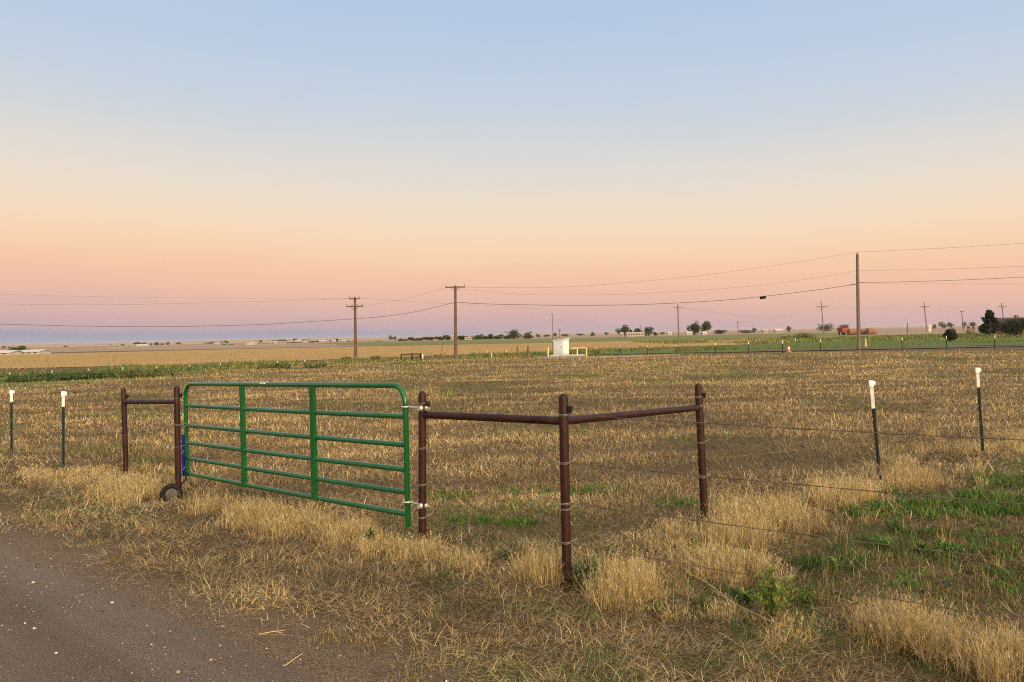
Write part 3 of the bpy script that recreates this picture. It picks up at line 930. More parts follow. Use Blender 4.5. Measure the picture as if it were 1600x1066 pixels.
# loose straws and stones on the road ------------------------------------
def gravel():
    n = 34000
    x, y, r = fan(n, 2.4, 16, 1.2, R(45))
    v = vv(x, y)
    edge = np.exp(-((v - V_ROAD + 0.35) / 0.55) ** 2)
    keep = (v < V_ROAD + 0.45) & (v > -3) & (rng.uniform(0, 1, n) < 0.35 + 0.65 * edge)
    x, y = x[keep], y[keep]
    n = len(x)
    s = rng.gamma(1.6, 0.0026, n).clip(0.0015, 0.014)
    octv = np.array([(1, 0, 0), (-1, 0, 0), (0, 1, 0), (0, -1, 0), (0, 0, .75), (0, 0, -.75), (.62, .62, .3), (-.6, .55, .35), (.5, -.66, .3), (-.55, -.6, .3)])
    of = [(6, 0, 2), (0, 6, 4), (6, 2, 4), (2, 7, 4), (2, 1, 7), (7, 1, 4), (1, 9, 4), (1, 3, 9), (9, 3, 4), (3, 8, 4), (3, 0, 8), (8, 0, 4), (2, 0, 5), (1, 2, 5), (3, 1, 5), (0, 3, 5)]
    a = rng.uniform(0, 6.28, n)
    vs = octv[None] * s[:, None, None] * rng.uniform(0.7, 1.25, (n, 10, 1))
    ca, sa = np.cos(a)[:, None], np.sin(a)[:, None]
    X = vs[:, :, 0] * ca - vs[:, :, 1] * sa + x[:, None]
    Y = vs[:, :, 0] * sa + vs[:, :, 1] * ca + y[:, None]
    Z = vs[:, :, 2] + np.maximum(gz(x, y), -0.012)[:, None] + s[:, None] * 0.35
    vs = np.stack([X, Y, Z], 2).reshape(-1, 3)
    nf = len(of)
    fi = (np.array(of)[None] + (np.arange(n) * 10)[:, None, None]).reshape(-1)
    me = bpy.data.meshes.new('gravel')
    me.vertices.add(n * 10); me.vertices.foreach_set('co', vs.reshape(-1).astype(np.float32))
    me.loops.add(n * nf * 3); me.loops.foreach_set('vertex_index', fi.astype(np.int32))
    me.polygons.add(n * nf); me.polygons.foreach_set('loop_start', (np.arange(n * nf) * 3).astype(np.int32))
    me.update(calc_edges=True)
    at = me.attributes.new('tint', 'FLOAT_COLOR', 'POINT')
    c4 = np.ones((n, 10, 4), dtype=np.float32)
    c4[:, :, :3] = pal(n, [(0.20, 0.14, 0.11), (0.28, 0.21, 0.17), (0.55, 0.48, 0.42), (0.09, 0.06, 0.048)], [3.5, 3.0, 0.6, 5])[:, None]
    at.data.foreach_set('color', c4.reshape(-1))
    m, nt, b = new_mat('road_stone')
    t = N(nt, 'ShaderNodeAttribute', attribute_name='tint')
    nt.links.new(t.outputs['Color'], b.inputs['Base Color']); b.inputs['Roughness'].default_value = 0.85
    tag(link_mesh('gravel', me, m), 'loose pale stones scattered on the gravel road', 'gravel', kind='stuff')


gravel()
M_STRAW = paint('straw_stalk', (0.42, 0.31, 0.17), (0.56, 0.43, 0.25), 0.75, 20)
M_TWIG = paint('grey_twig', (0.24, 0.18, 0.11), (0.38, 0.29, 0.18), 0.8, 20)
for (x0, y0), (x1, y1), lab in (((445, 1041), (473, 1022), 'pale straight straw lying alone on the dark gravel'), ((405, 992), (445, 986), 'forked pale straw lying where gravel meets grass')):
    a, b_ = G(x0, y0), G(x1, y1)
    bm = bmesh.new()
    m_ = a.lerp(b_, 0.5) + Vector((0.004, 0.006, 0.006))
    tube(bm, [a + Vector((0, 0, 0.002)), m_, b_ + Vector((0, 0, 0.003))], [0.003, 0.0028, 0.002], 6)
    if 'forked' in lab:
        tube(bm, [m_, b_ + Vector((-0.01, -0.035, 0.004))], [0.0025, 0.0015], 6)
    tag(obj('straw', bm, M_STRAW), lab, 'straw')
# a fallen dry branch in front of the leafy weed
bm = bmesh.new()
pb = [G(1215, 988) + Vector((0, 0, 0.05)), G(1150, 962) + Vector((0, 0, 0.07)), G(1105, 938) + Vector((0, 0, 0.12)), G(1085, 912) + Vector((0, 0, 0.18))]
tube(bm, pb, [0.0035, 0.003, 0.0025, 0.0012], 6)
for k in range(12):
    t = random.uniform(0.3, 1) * 2.999; i = int(t); q = pb[i].lerp(pb[i + 1], t - i)
    tube(bm, [q, q + Vector((random.uniform(-.16, .02), random.uniform(-.05, .14), random.uniform(0.0, .09)))], [0.0025, 0.001], 4)
tag(obj('dry_branch', bm, M_TWIG), 'pale fallen weed stalk with thin side twigs lying on the verge below the leafy weed', 'branch')

# ================================================================== GATE AND BRACES
M_GREEN, nt, b = new_mat('gate_green')
v = N(nt, 'ShaderNodeTexCoord').outputs['Object']
c = ramp(nt, noise(nt, v, 2.5, 6, 0.65), [(0.35, (0.001, 0.066, 0.014)), (0.68, (0.002, 0.090, 0.019))])
sc_ = ramp(nt, noise(nt, v, 26, 8, 0.8, 1.5), [(0.69, (0, 0, 0)), (0.73, (1, 1, 1))])
c = mixc(nt, sc_, c, (0.16, 0.20, 0.13))
nt.links.new(c, b.inputs['Base Color']); b.inputs['Roughness'].default_value = 0.22
b.inputs['Coat Weight'].default_value = 0.4; b.inputs['Coat Roughness'].default_value = 0.12; b.inputs['Specular IOR Level'].default_value = 0.35
bump(nt, b, noise(nt, v, 14, 4), 0.12, 0.003)
M_PIPE, nt, b = new_mat('oxide_pipe')
v = N(nt, 'ShaderNodeTexCoord').outputs['Object']
f = noise(nt, v, 9, 7, 0.7); g = noise(nt, v, 70, 4, 0.7)
c = ramp(nt, f, [(0.34, (0.012, 0.005, 0.004)), (0.50, (0.027, 0.007, 0.006)), (0.62, (0.036, 0.011, 0.008)), (0.74, (0.085, 0.033, 0.016))])
c = mixc(nt, ramp(nt, g, [(0.60, (0, 0, 0)), (0.70, (1, 1, 1))]), c, (0.085, 0.034, 0.018))
nt.links.new(c, b.inputs['Base Color']); b.inputs['Roughness'].default_value = 0.5
b.inputs['Specular IOR Level'].default_value = 0.25
bump(nt, b, g, 0.25, 0.002)
M_ZINC = paint('zinc', (0.50, 0.48, 0.45), (0.70, 0.68, 0.64), 0.38, 30, metal=0.7)
M_WIRE = paint('galvanised_wire', (0.13, 0.115, 0.10), (0.27, 0.245, 0.22), 0.5, 40, metal=0.4)
M_THIN = paint('dull_wire', (0.10, 0.080, 0.062), (0.20, 0.165, 0.13), 0.7, 30, metal=0.2)
M_BARB = paint('weathered_wire', (0.065, 0.045, 0.036), (0.13, 0.095, 0.075), 0.6, 40, metal=0.3)
M_BLUE = paint('bracket_blue', (0.003, 0.006, 0.15), (0.006, 0.010, 0.20), 0.5, 20, spec=0.25)
M_RUBBER = paint('tyre_rubber', (0.008, 0.008, 0.008), (0.02, 0.017, 0.015), 0.8, 30, spec=0.2)
M_TPOST = paint('post_green', (0.004, 0.012, 0.010), (0.009, 0.021, 0.017), 0.6, 12, spec=0.25)
M_WHITE = paint('white_paint', (0.60, 0.60, 0.58), (0.70, 0.69, 0.67), 0.5, 12)
M_CAP = paint('white_plastic', (0.78, 0.78, 0.77), (0.84, 0.84, 0.83), 0.4, 12)


def pipe_post(parent, base, top, r=0.034, label=None):
    """pipe post with a rounded cap"""
    d = (top - base).normalized()
    b0 = base - d * 0.25
    pts = [b0]; rad = [r]
    L = (top - b0).length
    for k in range(1, 7):
        pts.append(b0 + d * (L - r) * k / 6); rad.append(r)
    for k in range(1, 5):
        a = k / 4 * math.pi / 2 * 0.96
        pts.append(b0 + d * (L - r + r * math.sin(a))); rad.append(max(r * math.cos(a), 0.001))
    bm = bmesh.new()
    tube(bm, pts, rad, 20)
    o = obj('post', bm, M_PIPE, parent)
    if label: o['label'] = label
    return o


def at_post(base, top, z):
    t = (z - base.z) / (top.z - base.z)
    return base.lerp(top, t)


def wire_wrap(parent, base, top, z, r=0.034, turns=2, mat=None):
    c = at_post(base, top, z)
    bm = bmesh.new()
    pts = []
    for k in range(turns * 14 + 1):
        a = 2 * math.pi * k / 14
        pts.append(c + Vector((math.cos(a) * (r + .002), math.sin(a) * (r + .002), (k / 14 - turns / 2) * 0.009 + 0.004 * math.sin(a))))
    e = pts[-1] + Vector((0.05, 0.02, 0.012))
    tube(bm, pts + [pts[-1] + Vector((0.018, 0.004, 0.0)), e], 0.0026, 5)
    return obj('wire_wrap', bm, mat or M_WIRE, parent)


def clip(parent, base, top, z, r=0.034):
    """a dark ratchet strainer fixed near a post's top"""
    c = at_post(base, top, z)
    bm = bmesh.new()
    side = Vector((0.9, -0.2, 0))
    box(bm, c + side.normalized() * (r + 0.014), (0.030, 0.040, 0.05), None, 0.004)
    rod(bm, c + side.normalized() * (r + 0.02) + Vector((0, -0.03, 0)), c + side.normalized() * (r + 0.03) + Vector((0, 0.035, 0)), 0.007)
    return obj('strainer', bm, M_RUBBER, parent)


# H-brace at the latch side
A0, A1 = p_a, P(193, 606, p_a.y)
B0, B1 = p_b, P(276, 603, p_b.y)
hb = thing('pipe_brace', 'rusty red-brown H-shaped pipe brace at the latch end of the green gate', 'fence brace', (p_b.x, p_b.y, 0))
pipe_post(hb, A0, A1); pipe_post(hb, B0, B1)
bm = bmesh.new()
ra = at_post(A0, A1, P(195, 628, p_a.y).z); rb = at_post(B0, B1, P(277, 628, p_b.y).z)
rod(bm, ra, rb, 0.029, 18)
obj('rail', bm, M_PIPE, hb)
clip(hb, A0, A1, A1.z - 0.12); clip(hb, B0, B1, B1.z - 0.11)
for py in (622, 664, 698):
    wire_wrap(hb, B0, B1, P(277, py, p_b.y).z, turns=1)
wire_wrap(hb, A0, A1, P(195, 680, p_a.y).z, turns=1)

# corner brace: three posts, two rails
H0, H1 = p_hinge, P(660, 611, p_hinge.y)
C0, C1 = p_corner, P(880, 615, p_corner.y)
S0, S1 = p_side, P(1091, 599, p_side.y)
cb = thing('corner_brace', 'rusty red-brown corner brace of three pipe posts and two rails beside the hinges', 'fence brace', (p_corner.x, p_corner.y, 0))
pipe_post(cb, H0, H1, label='post carrying the gate hinges')
pipe_post(cb, C0, C1, label='corner post where the two rails meet')
pipe_post(cb, S0, S1, 0.036, label='post at the far end of the side rail')
for (a0, a1, pa), (b0, b1, pb_) in (((H0, H1, (663, 648)), (C0, C1, (876, 658))), ((C0, C1, (885, 658)), (S0, S1, (1095, 637)))):
    bm = bmesh.new()
    r0 = at_post(a0, a1, P(*pa, a0.y).z); r1 = at_post(b0, b1, P(*pb_, b0.y).z)
    tube(bm, [r0.lerp(r1, k / 6) for k in range(7)], 0.030, 18)
    o = obj('rail', bm, M_PIPE, cb)
    # weld collars
for q0, q1 in ((H0, H1), (C0, C1), (S0, S1)):
    clip(cb, q0, q1, q1.z - 0.115)
for py in (630, 700, 757, 808): wire_wrap(cb, H0, H1, P(660, py, p_hinge.y).z)
for py in (648, 723, 786, 847, 795): wire_wrap(cb, C0, C1, P(884, py, p_corner.y).z)
for py in (620, 634, 691, 745): wire_wrap(cb, S0, S1, P(1095, py, p_side.y).z)
# loose hanging twist of wire at the side post and the corner post
bm = bmesh.new()
q = at_post(S0, S1, P(1099, 790, p_side.y).z)
pts = [q + Vector((0.045 + 0.02 * math.sin(k * 2.1), -0.03 + 0.012 * math.cos(k * 1.7), 0.12 - k * 0.02)) for k in range(11)]
tube(bm, pts, 0.004, 5)
obj('wire_tail', bm, M_WIRE, cb)
bm = bmesh.new()
q = at_post(C0, C1, 0.26)
tube(bm, [q + Vector((0.04, -0.03, 0.0)), q + Vector((0.05, -0.04, -0.12)), q + Vector((0.04, -0.05, -0.28))], 0.003, 5)
obj('wire_tail', bm, M_WIRE, cb)

# gate -------------------------------------------------------------
gh = Vector((P(635, 700, 6.45).x, 6.45, 0))
gl = Vector((P(291, 665, 9.3).x, 9.3, 0))
gd = (gl - gh); GL = gd.length; gd.normalize()
gn = Vector((gd.y, -gd.x, 0))
if gn.y > 0: gn = -gn           # towards the road
SAG = -0.108 / GL


def gpnt(s, z, off=0.0):
    return Vector((gh.x, gh.y, 0)) + gd * s + gn * off + Vector((0, 0, z + SAG * s))


gate = thing('farm_gate', 'green tubular steel farm gate with six bars, closed across the field entrance', 'gate', (gh.x, gh.y, 0))
RT = 0.0245
ZT = 1.383; RC = 0.16
ZB = (1.112, 0.863, 0.646, 0.448, 0.256)
bm = bmesh.new()
pts = [gpnt(0, 0.15)]
for k in range(1, 7): pts.append(gpnt(0, 0.15 + (ZT - RC - 0.15) * k / 6))
for k in range(1, 9):
    a = k / 8 * math.pi / 2
    pts.append(gpnt(RC - RC * math.cos(a), ZT - RC + RC * math.sin(a)))
for k in range(1, 12): pts.append(gpnt(RC + (GL - 2 * RC) * k / 12, ZT))
for k in range(0, 9):
    a = k / 8 * math.pi / 2
    pts.append(gpnt(GL - RC + RC * math.sin(a), ZT - RC + RC * math.cos(a)))
for k in range(1, 7): pts.append(gpnt(GL, ZT - RC - (ZT - RC - 0.22) * k / 6))
tube(bm, pts, RT, 18)
obj('frame_tube', bm, M_GREEN, gate)
for z in ZB:
    bm = bmesh.new()
    tube(bm, [gpnt(0.015 + (GL - 0.03) * k / 8, z - (0.006 * math.sin(math.pi * k / 8))) for k in range(9)], RT - 0.001, 16)
    obj('rail', bm, M_GREEN, gate)
for t in (0.329, 0.657):
    s = GL * t
    bm = bmesh.new()
    for off in (RT + 0.004,):
        vs = []
        # folded channel: a face with two short returns
        prof = [(-0.039, -0.022), (-0.039, 0.004), (-0.034, 0.009), (0.034, 0.009), (0.039, 0.004), (0.039, -0.022), (0.034, -0.022), (0.034, 0.003), (-0.034, 0.003), (-0.034, -0.022)]
        for zz in (0.256 - 0.028, ZT - 0.012):
            vs.append([bm.verts.new(gpnt(s + p_[0], zz, off + p_[1])) for p_ in prof])
        m_ = len(prof)
        for k in range(m_):
            bm.faces.new((vs[0][k], vs[0][(k + 1) % m_], vs[1][(k + 1) % m_], vs[1][k]))
        bm.faces.new(vs[1]); bm.faces.new(list(reversed(vs[0])))
    bmesh.ops.recalc_face_normals(bm, faces=bm.faces)
    obj('upright', bm, M_GREEN, gate)
# maker's decal: a pale worn sticker on the top bar
bm = bmesh.new()
for ds, w_ in ((-0.055, 0.035), (-0.012, 0.04), (0.035, 0.03)):
    vs0, vs1 = [], []
    for k in range(7):
        a = R(20 + 10 * k)
        vs0.append(bm.verts.new(gpnt(GL * 0.555 + ds - w_ / 2 + 0.006, ZT + math.sin(a) * (RT + .001), math.cos(a) * (RT + .001))))
        vs1.append(bm.verts.new(gpnt(GL * 0.555 + ds + w_ / 2 - 0.006 * (k % 2), ZT + math.sin(a) * (RT + .001), math.cos(a) * (RT + .001))))
    for k in range(6): bm.faces.new((vs0[k], vs1[k], vs1[k + 1], vs0[k + 1]))
obj('sticker', bm, M_WHITE, gate)
# hinges: eye bolts through the post into the gate's heel
for py, zz in ((636, P(645, 636, 6.42).z), (785, P(645, 785, 6.42).z)):
    hp = at_post(H0, H1, zz)
    bm = bmesh.new()
    g0 = gpnt(0, zz)
    dr = (hp - g0).normalized()
    rod(bm, g0 + dr * 0.02, hp + dr * 0.085, 0.009, 10)
    ring = [g0 + Vector((math.cos(a) * (RT + 0.007), math.sin(a) * (RT + 0.007), 0)) for a in [2 * math.pi * k / 16 for k in range(17)]]
    tube(bm, ring, 0.008, 8, False)
    box(bm, hp + dr * 0.050 + Vector((0.0, 0, 0)), (0.016, 0.034, 0.034), rotz(math.atan2(dr.y, dr.x)), 0.003)
    box(bm, hp - dr * 0.040, (0.014, 0.034, 0.034), rotz(math.atan2(dr.y, dr.x)), 0.003)
    # nut facing the road
    bmesh.ops.create_cone(bm, cap_ends=True, segments=12, radius1=0.026, radius2=0.02, depth=0.024,
                          matrix=Matrix.Translation(hp + dr * 0.02 + gn * 0.046) @ gn.to_track_quat('Z', 'Y').to_matrix().to_4x4())
    obj('hinge', bm, M_ZINC, gate)
# wheel with its blue carrier at the latch end
bm = bmesh.new()
zt, zb = P(288, 680, 9.25).z, P(288, 745, 9.25).z
cs = GL + 0.045
rm = rotz(math.atan2(gd.y, gd.x))
box(bm, Vector((gh.x, gh.y, 0)) + gd * cs + gn * 0.01 + Vector((0, 0, (zt + zb) / 2)), (0.040, 0.055, zt - zb), rm, 0.004)
for zz in (zb + 0.06, zb + 0.26):
    box(bm, Vector((gh.x, gh.y, 0)) + gd * (cs - 0.035) + gn * 0.036 + Vector((0, 0, zz)), (0.10, 0.012, 0.075), rm, 0.003)
    box(bm, Vector((gh.x, gh.y, 0)) + gd * (cs - 0.035) + gn * 0.040 + Vector((0, 0, zz + 0.05)), (0.045, 0.010, 0.05), rm, 0.003)
br = obj('wheel_bracket', bm, M_BLUE, gate)
for zz in (zb + 0.09, zb + 0.30):
    bm = bmesh.new()
    c_ = Vector((gh.x, gh.y, 0)) + gd * (cs - 0.045) + gn * 0.05 + Vector((0, 0, zz))
    rod(bm, c_ - gd * 0.03 + Vector((0, 0, 0.025)), c_ + gd * 0.03 - Vector((0, 0, 0.02)), 0.006)
    obj('u_bolt', bm, M_ZINC, gate)
wc = P(268, 772, 8.68)
wr = 0.122
ax = (gn * 0.35 - gd).normalized()
wheel = thing_w = None
bm = bmesh.new()
ex = Vector((0, 0, 1)); ey = ax.cross(ex).normalized()
ringpts = [wc + ex * math.cos(t) * (wr - 0.028) + ey * math.sin(t) * (wr - 0.028) for t in [2 * math.pi * k / 32 for k in range(33)]]
tube(bm, ringpts, 0.030, 12, False)
tyre = obj('wheel', bm, M_RUBBER, gate)
bm = bmesh.new()
bmesh.ops.create_cone(bm, cap_ends=True, segments=32, radius1=wr - 0.045, radius2=wr - 0.055, depth=0.03, matrix=Matrix.Translation(wc) @ ax.to_track_quat('Z', 'Y').to_matrix().to_4x4())
bmesh.ops.create_cone(bm, cap_ends=True, segments=16, radius1=0.028, radius2=0.022, depth=0.07, matrix=Matrix.Translation(wc) @ ax.to_track_quat('Z', 'Y').to_matrix().to_4x4())
rim = link = obj('rim', bm, paint('rim_grey', (0.045, 0.042, 0.04), (0.12, 0.11, 0.098), 0.8, 30), tyre)
rim.matrix_parent_inverse = Matrix.Identity(4); 
rim.parent = tyre
rim.matrix_parent_inverse = (Matrix.Translation(Vector(gate.location)) @ tyre.matrix_parent_inverse).inverted()
bm = bmesh.new()
bb = Vector((gh.x, gh.y, 0)) + gd * cs + Vector((0, 0, zb))
tube(bm, [bb, Vector((bb.x, bb.y, wc.z + 0.05)), wc + ax * 0.03], 0.011, 8)
obj('axle', bm, M_PIPE, gate)
# chain from the brace post to the gate
bm = bmesh.new()
c0 = at_post(B0, B1, P(277, 664, p_b.y).z); c1 = gpnt(GL, P(293, 662, 9.3).z - SAG * GL)
for sgn in (1, -1):
    a_ = c0 + Vector((0, 0, 0.02 * sgn)); b_ = c1 + gn * 0.03 * sgn
    nl = 9
    for k in range(nl):
        q0 = a_.lerp(b_, k / nl); q1 = a_.lerp(b_, (k + 1) / nl)
        q0 = q0 - Vector((0, 0, 0.035 * math.sin(math.pi * k / nl))); q1 = q1 - Vector((0, 0, 0.035 * math.sin(math.pi * (k + 1) / nl)))
        mid = (q0 + q1) / 2; dd = (q1 - q0).normalized(); nn = dd.cross(Vector((0, 0, 1)) if k % 2 else gn).normalized()
        lk = [mid + dd * math.cos(t) * 0.017 + nn * math.sin(t) * 0.009 for t in [2 * math.pi * j / 10 for j in range(11)]]
        tube(bm, lk, 0.003, 5, False)
for (cc, rr) in ((c0, 0.037), (c1, 0.028)):
    tube(bm, [cc + Vector((math.cos(t) * rr, math.sin(t) * rr, 0.004 * math.sin(3 * t))) for t in [2 * math.pi * j / 14 for j in range(15)]], 0.004, 5, False)
tag(obj('chain', bm, M_WIRE), 'thin chain looped between the brace post and the latch end of the gate', 'chain')


# T-posts ------------------------------------------------------------
def t_post(base, top, label, tip_frac, capd=True, group=None, yaw=0.6, far=False, tipm=None, shaft=None, name='fence_post', cat='fence post', insul=1):
    root = thing(name, label, cat, (base.x, base.y, base.z), group)
    d = (top - base)
    L = d.length; d.normalize()
    k = 1.0 if not far else 1.7
    xa = Vector((math.cos(yaw), math.sin(yaw), 0)); xa = (xa - d * xa.dot(d)).normalized(); ya = d.cross(xa)

    def tee(bm, s0, s1, g=1.0):
        w_, th, st = 0.036 * g * k, 0.0055 * g * k, 0.032 * g * k
        prof = [(-w_ / 2, 0), (w_ / 2, 0), (w_ / 2, th), (th / 2, th), (th / 2, st), (-th / 2, st), (-th / 2, th), (-w_ / 2, th)]
        vs = [[bm.verts.new(base + d * s + xa * p_[0] + ya * (p_[1] - 0.006)) for p_ in prof] for s in (s0, s1)]
        m_ = len(prof)
        for i in range(m_): bm.faces.new((vs[0][i], vs[0][(i + 1) % m_], vs[1][(i + 1) % m_], vs[1][i]))
        bm.faces.new(vs[1]); bm.faces.new(list(reversed(vs[0])))
        bmesh.ops.recalc_face_normals(bm, faces=bm.faces)
    st = L * (1 - tip_frac)
    bm = bmesh.new(); tee(bm, -0.2, st)
    if not far:
        s = 0.05
        while s < st - 0.02:            # studs
            c_ = base + d * s - ya * 0.010
            box(bm, c_, (0.012, 0.012, 0.012), None, 0.002)
            s += 0.052
    obj('shaft', bm, shaft or M_TPOST, root, smooth=False)
    bm = bmesh.new(); tee(bm, st, L - (0.03 if not far else 0), 1.02)
    obj('painted_tip', bm, tipm or M_WHITE, root, smooth=False)
    if capd and not far:
        bm = bmesh.new()
        rm_ = Matrix((xa, ya, d)).transposed()
        box(bm, base + d * (L - 0.035) + ya * 0.006, (0.052, 0.050, 0.075), rm_, 0.007)
        box(bm, base + d * (L - 0.03) + ya * 0.006 + xa * 0.034, (0.022, 0.030, 0.04), rm_, 0.005)
        obj('cap', bm, M_CAP, root)
    return root


def tp(bx, by, tx, ty, label, tf=0.22, **kw):
    b_ = G(bx, by)
    return t_post(b_, P(tx, ty, b_.y), label, tf, **kw)


tp(18, 708, 18, 610, 'dark green white-capped T-post at the photo edge, farthest along the road fence', 0.19, yaw=0.4)
tp(99, 735, 99, 612, 'dark green T-post with a white cap next to the H-brace on the road fence', 0.19, yaw=0.3)
tp(1375, 755, 1361, 595, 'leaning white-capped dark green T-post, first beyond the corner brace on the side fence', 0.27, yaw=-0.4)
tp(1536, 712, 1527, 575, 'leaning dark green T-post with a white cap and tip, second along the side fence', 0.22, yaw=-0.4)


# wires -----------------------------------------------------------------
def barbed_wire(pts, label, sag=0.01, r=0.0017, barb=0.13, mat=None):
    bm = bmesh.new()
    out = []
    for a, b_ in zip(pts[:-1], pts[1:]):
        L = (b_ - a).length
        k = max(6, int(L / 0.25))
        for i in range(k):
            t = i / k
            q = a.lerp(b_, t); q.z -= sag * L * 0.25 * 4 * t * (1 - t)
            q.z += random.uniform(-0.002, 0.002)
            out.append(q)
    out.append(pts[-1])
    # two twisted strands
    for ph in (0, math.pi):
        st = []
        for i, q in enumerate(out):
            a = ph + i * 1.9
            st.append(q + Vector((0, math.cos(a) * r * 0.8, math.sin(a) * r * 0.8)))
        tube(bm, st, r, 5)
    acc = 0.0
    for a, b_ in zip(out[:-1], out[1:]):
        L = (b_ - a).length
        acc += L
        while acc > barb:
            acc -= barb
            c_ = a.lerp(b_, max(0, 1 - acc / L))
            dd = (b_ - a).normalized()
            for s in (-1, 1):
                n_ = Vector((random.uniform(-1, 1), random.uniform(-1, 1), random.uniform(-1, 1))).cross(dd).normalized()
                tube(bm, [c_ - n_ * 0.013 + dd * 0.003 * s, c_ + n_ * 0.013 + dd * 0.003 * s], 0.0014, 4)
    return tag(obj('barbed_wire', bm, mat or M_BARB), label, 'wire')


ORD = ('top', 'second', 'third', 'lowest')
# front fence runs on beyond the corner post, out of the frame
front_end = Vector((p_corner.x + U.x * 4.2, p_corner.y + U.y * 4.2 + 0.28, 0))
zc = [P(884, y_, p_corner.y).z for y_ in (648, 723, 786, 849)]
for i, z in enumerate(zc):
    a = at_post(C0, C1, z) + Vector((0.036, -0.02, 0))
    ze = (1.22, 0.90, 0.60, 0.29)[i]
    barbed_wire([a, Vector((front_end.x, front_end.y, ze))], f'{ORD[i]} strand of barbed wire leaving the corner post along the road side', 0.012, r=0.0023)
# side fence: corner, side post, two T-posts, and on
t1 = G(1375, 755); t2 = G(1536, 712)
t1t, t2t = P(1361, 595, t1.y), P(1527, 575, t2.y)
t3 = t2 + (t2 - t1) * 1.1
zs = [(1.10, 0.96, 0.93, 0.93), (0.86, 0.74, 0.70, 0.70), (0.58, 0.48, 0.45, 0.45), (0.30, 0.22, 0.20, 0.20)]
for i, (za, zb_, zc_, zd_) in enumerate(zs):
    pts = [at_post(S0, S1, za) + Vector((0.04, 0, 0)), at_post(t1, t1t, zb_), at_post(t2, t2t, zc_), Vector((t3.x, t3.y, zd_))]
    barbed_wire(pts, f'{ORD[i]} strand of barbed wire strung along the leaning white-capped T-posts', 0.006, r=0.0012, mat=M_THIN)
for i, (za, zb_) in enumerate(((0.90, 0.88), (0.60, 0.60), (0.28, 0.30))):
    barbed_wire([at_post(C0, C1, za) + Vector((0.03, 0.03, 0)), at_post(S0, S1, zb_)], f'{("upper", "middle", "lower")[i]} wire under the side rail between corner post and side post', 0.008, r=0.0012, mat=M_THIN)
for i, (za, zb_) in enumerate(((0.88, 0.90), (0.58, 0.60), (0.26, 0.28))):
    barbed_wire([at_post(H0, H1, za) + Vector((0.03, 0.03, 0)), at_post(C0, C1, zb_) + Vector((-0.03, 0.03, 0))], f'{("upper", "middle", "lower")[i]} wire under the rail between hinge post and corner post', 0.006, r=0.0012, mat=M_THIN)
# left: T-posts to the H-brace
q1, q2 = G(18, 708), G(99, 735)
q1t, q2t = P(18, 610, q1.y), P(99, 612, q2.y)
q0 = q1 + (q1 - q2) * 1.3
for i, (z_a, z_b, z_c) in enumerate(((0.86, 0.90, 1.0), (0.58, 0.62, 0.72), (0.32, 0.36, 0.44))):
    barbed_wire([Vector((q0.x, q0.y, z_a)), at_post(q1, q1t, z_a), at_post(q2, q2t, z_b), at_post(A0, A1, z_c)],
                f'{("upper", "middle", "lower")[i]} fine wire between the white-capped posts and the H-brace on the road fence', 0.006, r=0.0012, mat=M_THIN)
# plain vertical stay hanging beside the hinge post
bm = bmesh.new()
a = at_post(H0, H1, P(668, 652, p_hinge.y).z) + Vector((0.045, 0.0, 0))
tube(bm, [a, a + Vector((0.004, 0, -0.25)), a + Vector((-0.002, 0, -0.55))], 0.0035, 6)
tag(obj('wire_stay', bm, M_BARB), 'short dark wire hanging straight down beside the hinge post', 'wire')


# ================================================================== FENCE ROW BEYOND THE FIELD
M_FARTIP = paint('weathered_tip', (0.34, 0.30, 0.21), (0.42, 0.38, 0.28), 0.6)
M_YELTIP = paint('yellow_tip', (0.55, 0.42, 0.12), (0.66, 0.52, 0.18), 0.6)
far_posts = [(931, 542, 558), (970, 540.5, 557.5), (1011.5, 539.5, 557), (1056.6, 539, 555), (1118, 535.6, 553.5), (1169.4, 533.5, 554), (1223, 532, 553.5), (1282, 530.5, 550),
             (1409.8, 527.5, 547), (1479, 525, 546), (1554.5, 523.5, 545.5)]
far_lab = {931: 'thin white-tipped post in the far row, first past the white cabinet', 1223: 'white-tipped post in the far row standing just before the orange cone',
           1282: 'white-tipped post in the far row between the orange cone and the tall bare pole', 1409.8: 'white-tipped post in the far row, first past the tall bare pole',
           1479: 'white-tipped post in the far row in front of the round dark shrub', 1554.5: 'white-tipped post in the far row in front of the pine',
           1118: 'white-tipped post in the far row at the end of the bare dirt patch', 1169.4: 'white-tipped post in the far row where the asphalt drive begins',
           970: 'thin white-tipped post in the far row, second past the white cabinet', 1011.5: 'thin white-tipped post in the far row, third past the white cabinet',
           1056.6: 'white-tipped post in the far row in front of the distant cross-arm pole'}
for px, y0, y1 in far_posts:
    b_ = G(px, y1)
    t_post(b_, P(px, y0, b_.y), far_lab[px], 0.2 if px < 1100 else 0.24, False, 'posts in the far fence row', 0.5, True, M_FARTIP if px < 1100 else M_WHITE)
for i, (px, y0) in enumerate(((15, 582), (81, 579), (138, 576), (192, 574), (245, 572), (296.5, 569.5), (344.5, 567.5), (433.5, 563.5), (476, 562))):
    b_ = G(px, y0 + 11)
    t_post(b_, P(px, y0, b_.y), 'short pale-tipped stake in the weeds along the green ditch', 0.34, False, 'stakes along the ditch', 0.5, True, M_FARTIP)
M_WOOD = paint('weathered_wood', (0.085, 0.058, 0.042), (0.15, 0.105, 0.078), 0.85, 6)
M_POLE = paint('pole_wood', (0.085, 0.048, 0.034), (0.14, 0.080, 0.056), 0.85, 2.5)
M_POLEG = paint('grey_pole_wood', (0.11, 0.082, 0.066), (0.17, 0.13, 0.105), 0.85, 2.5)
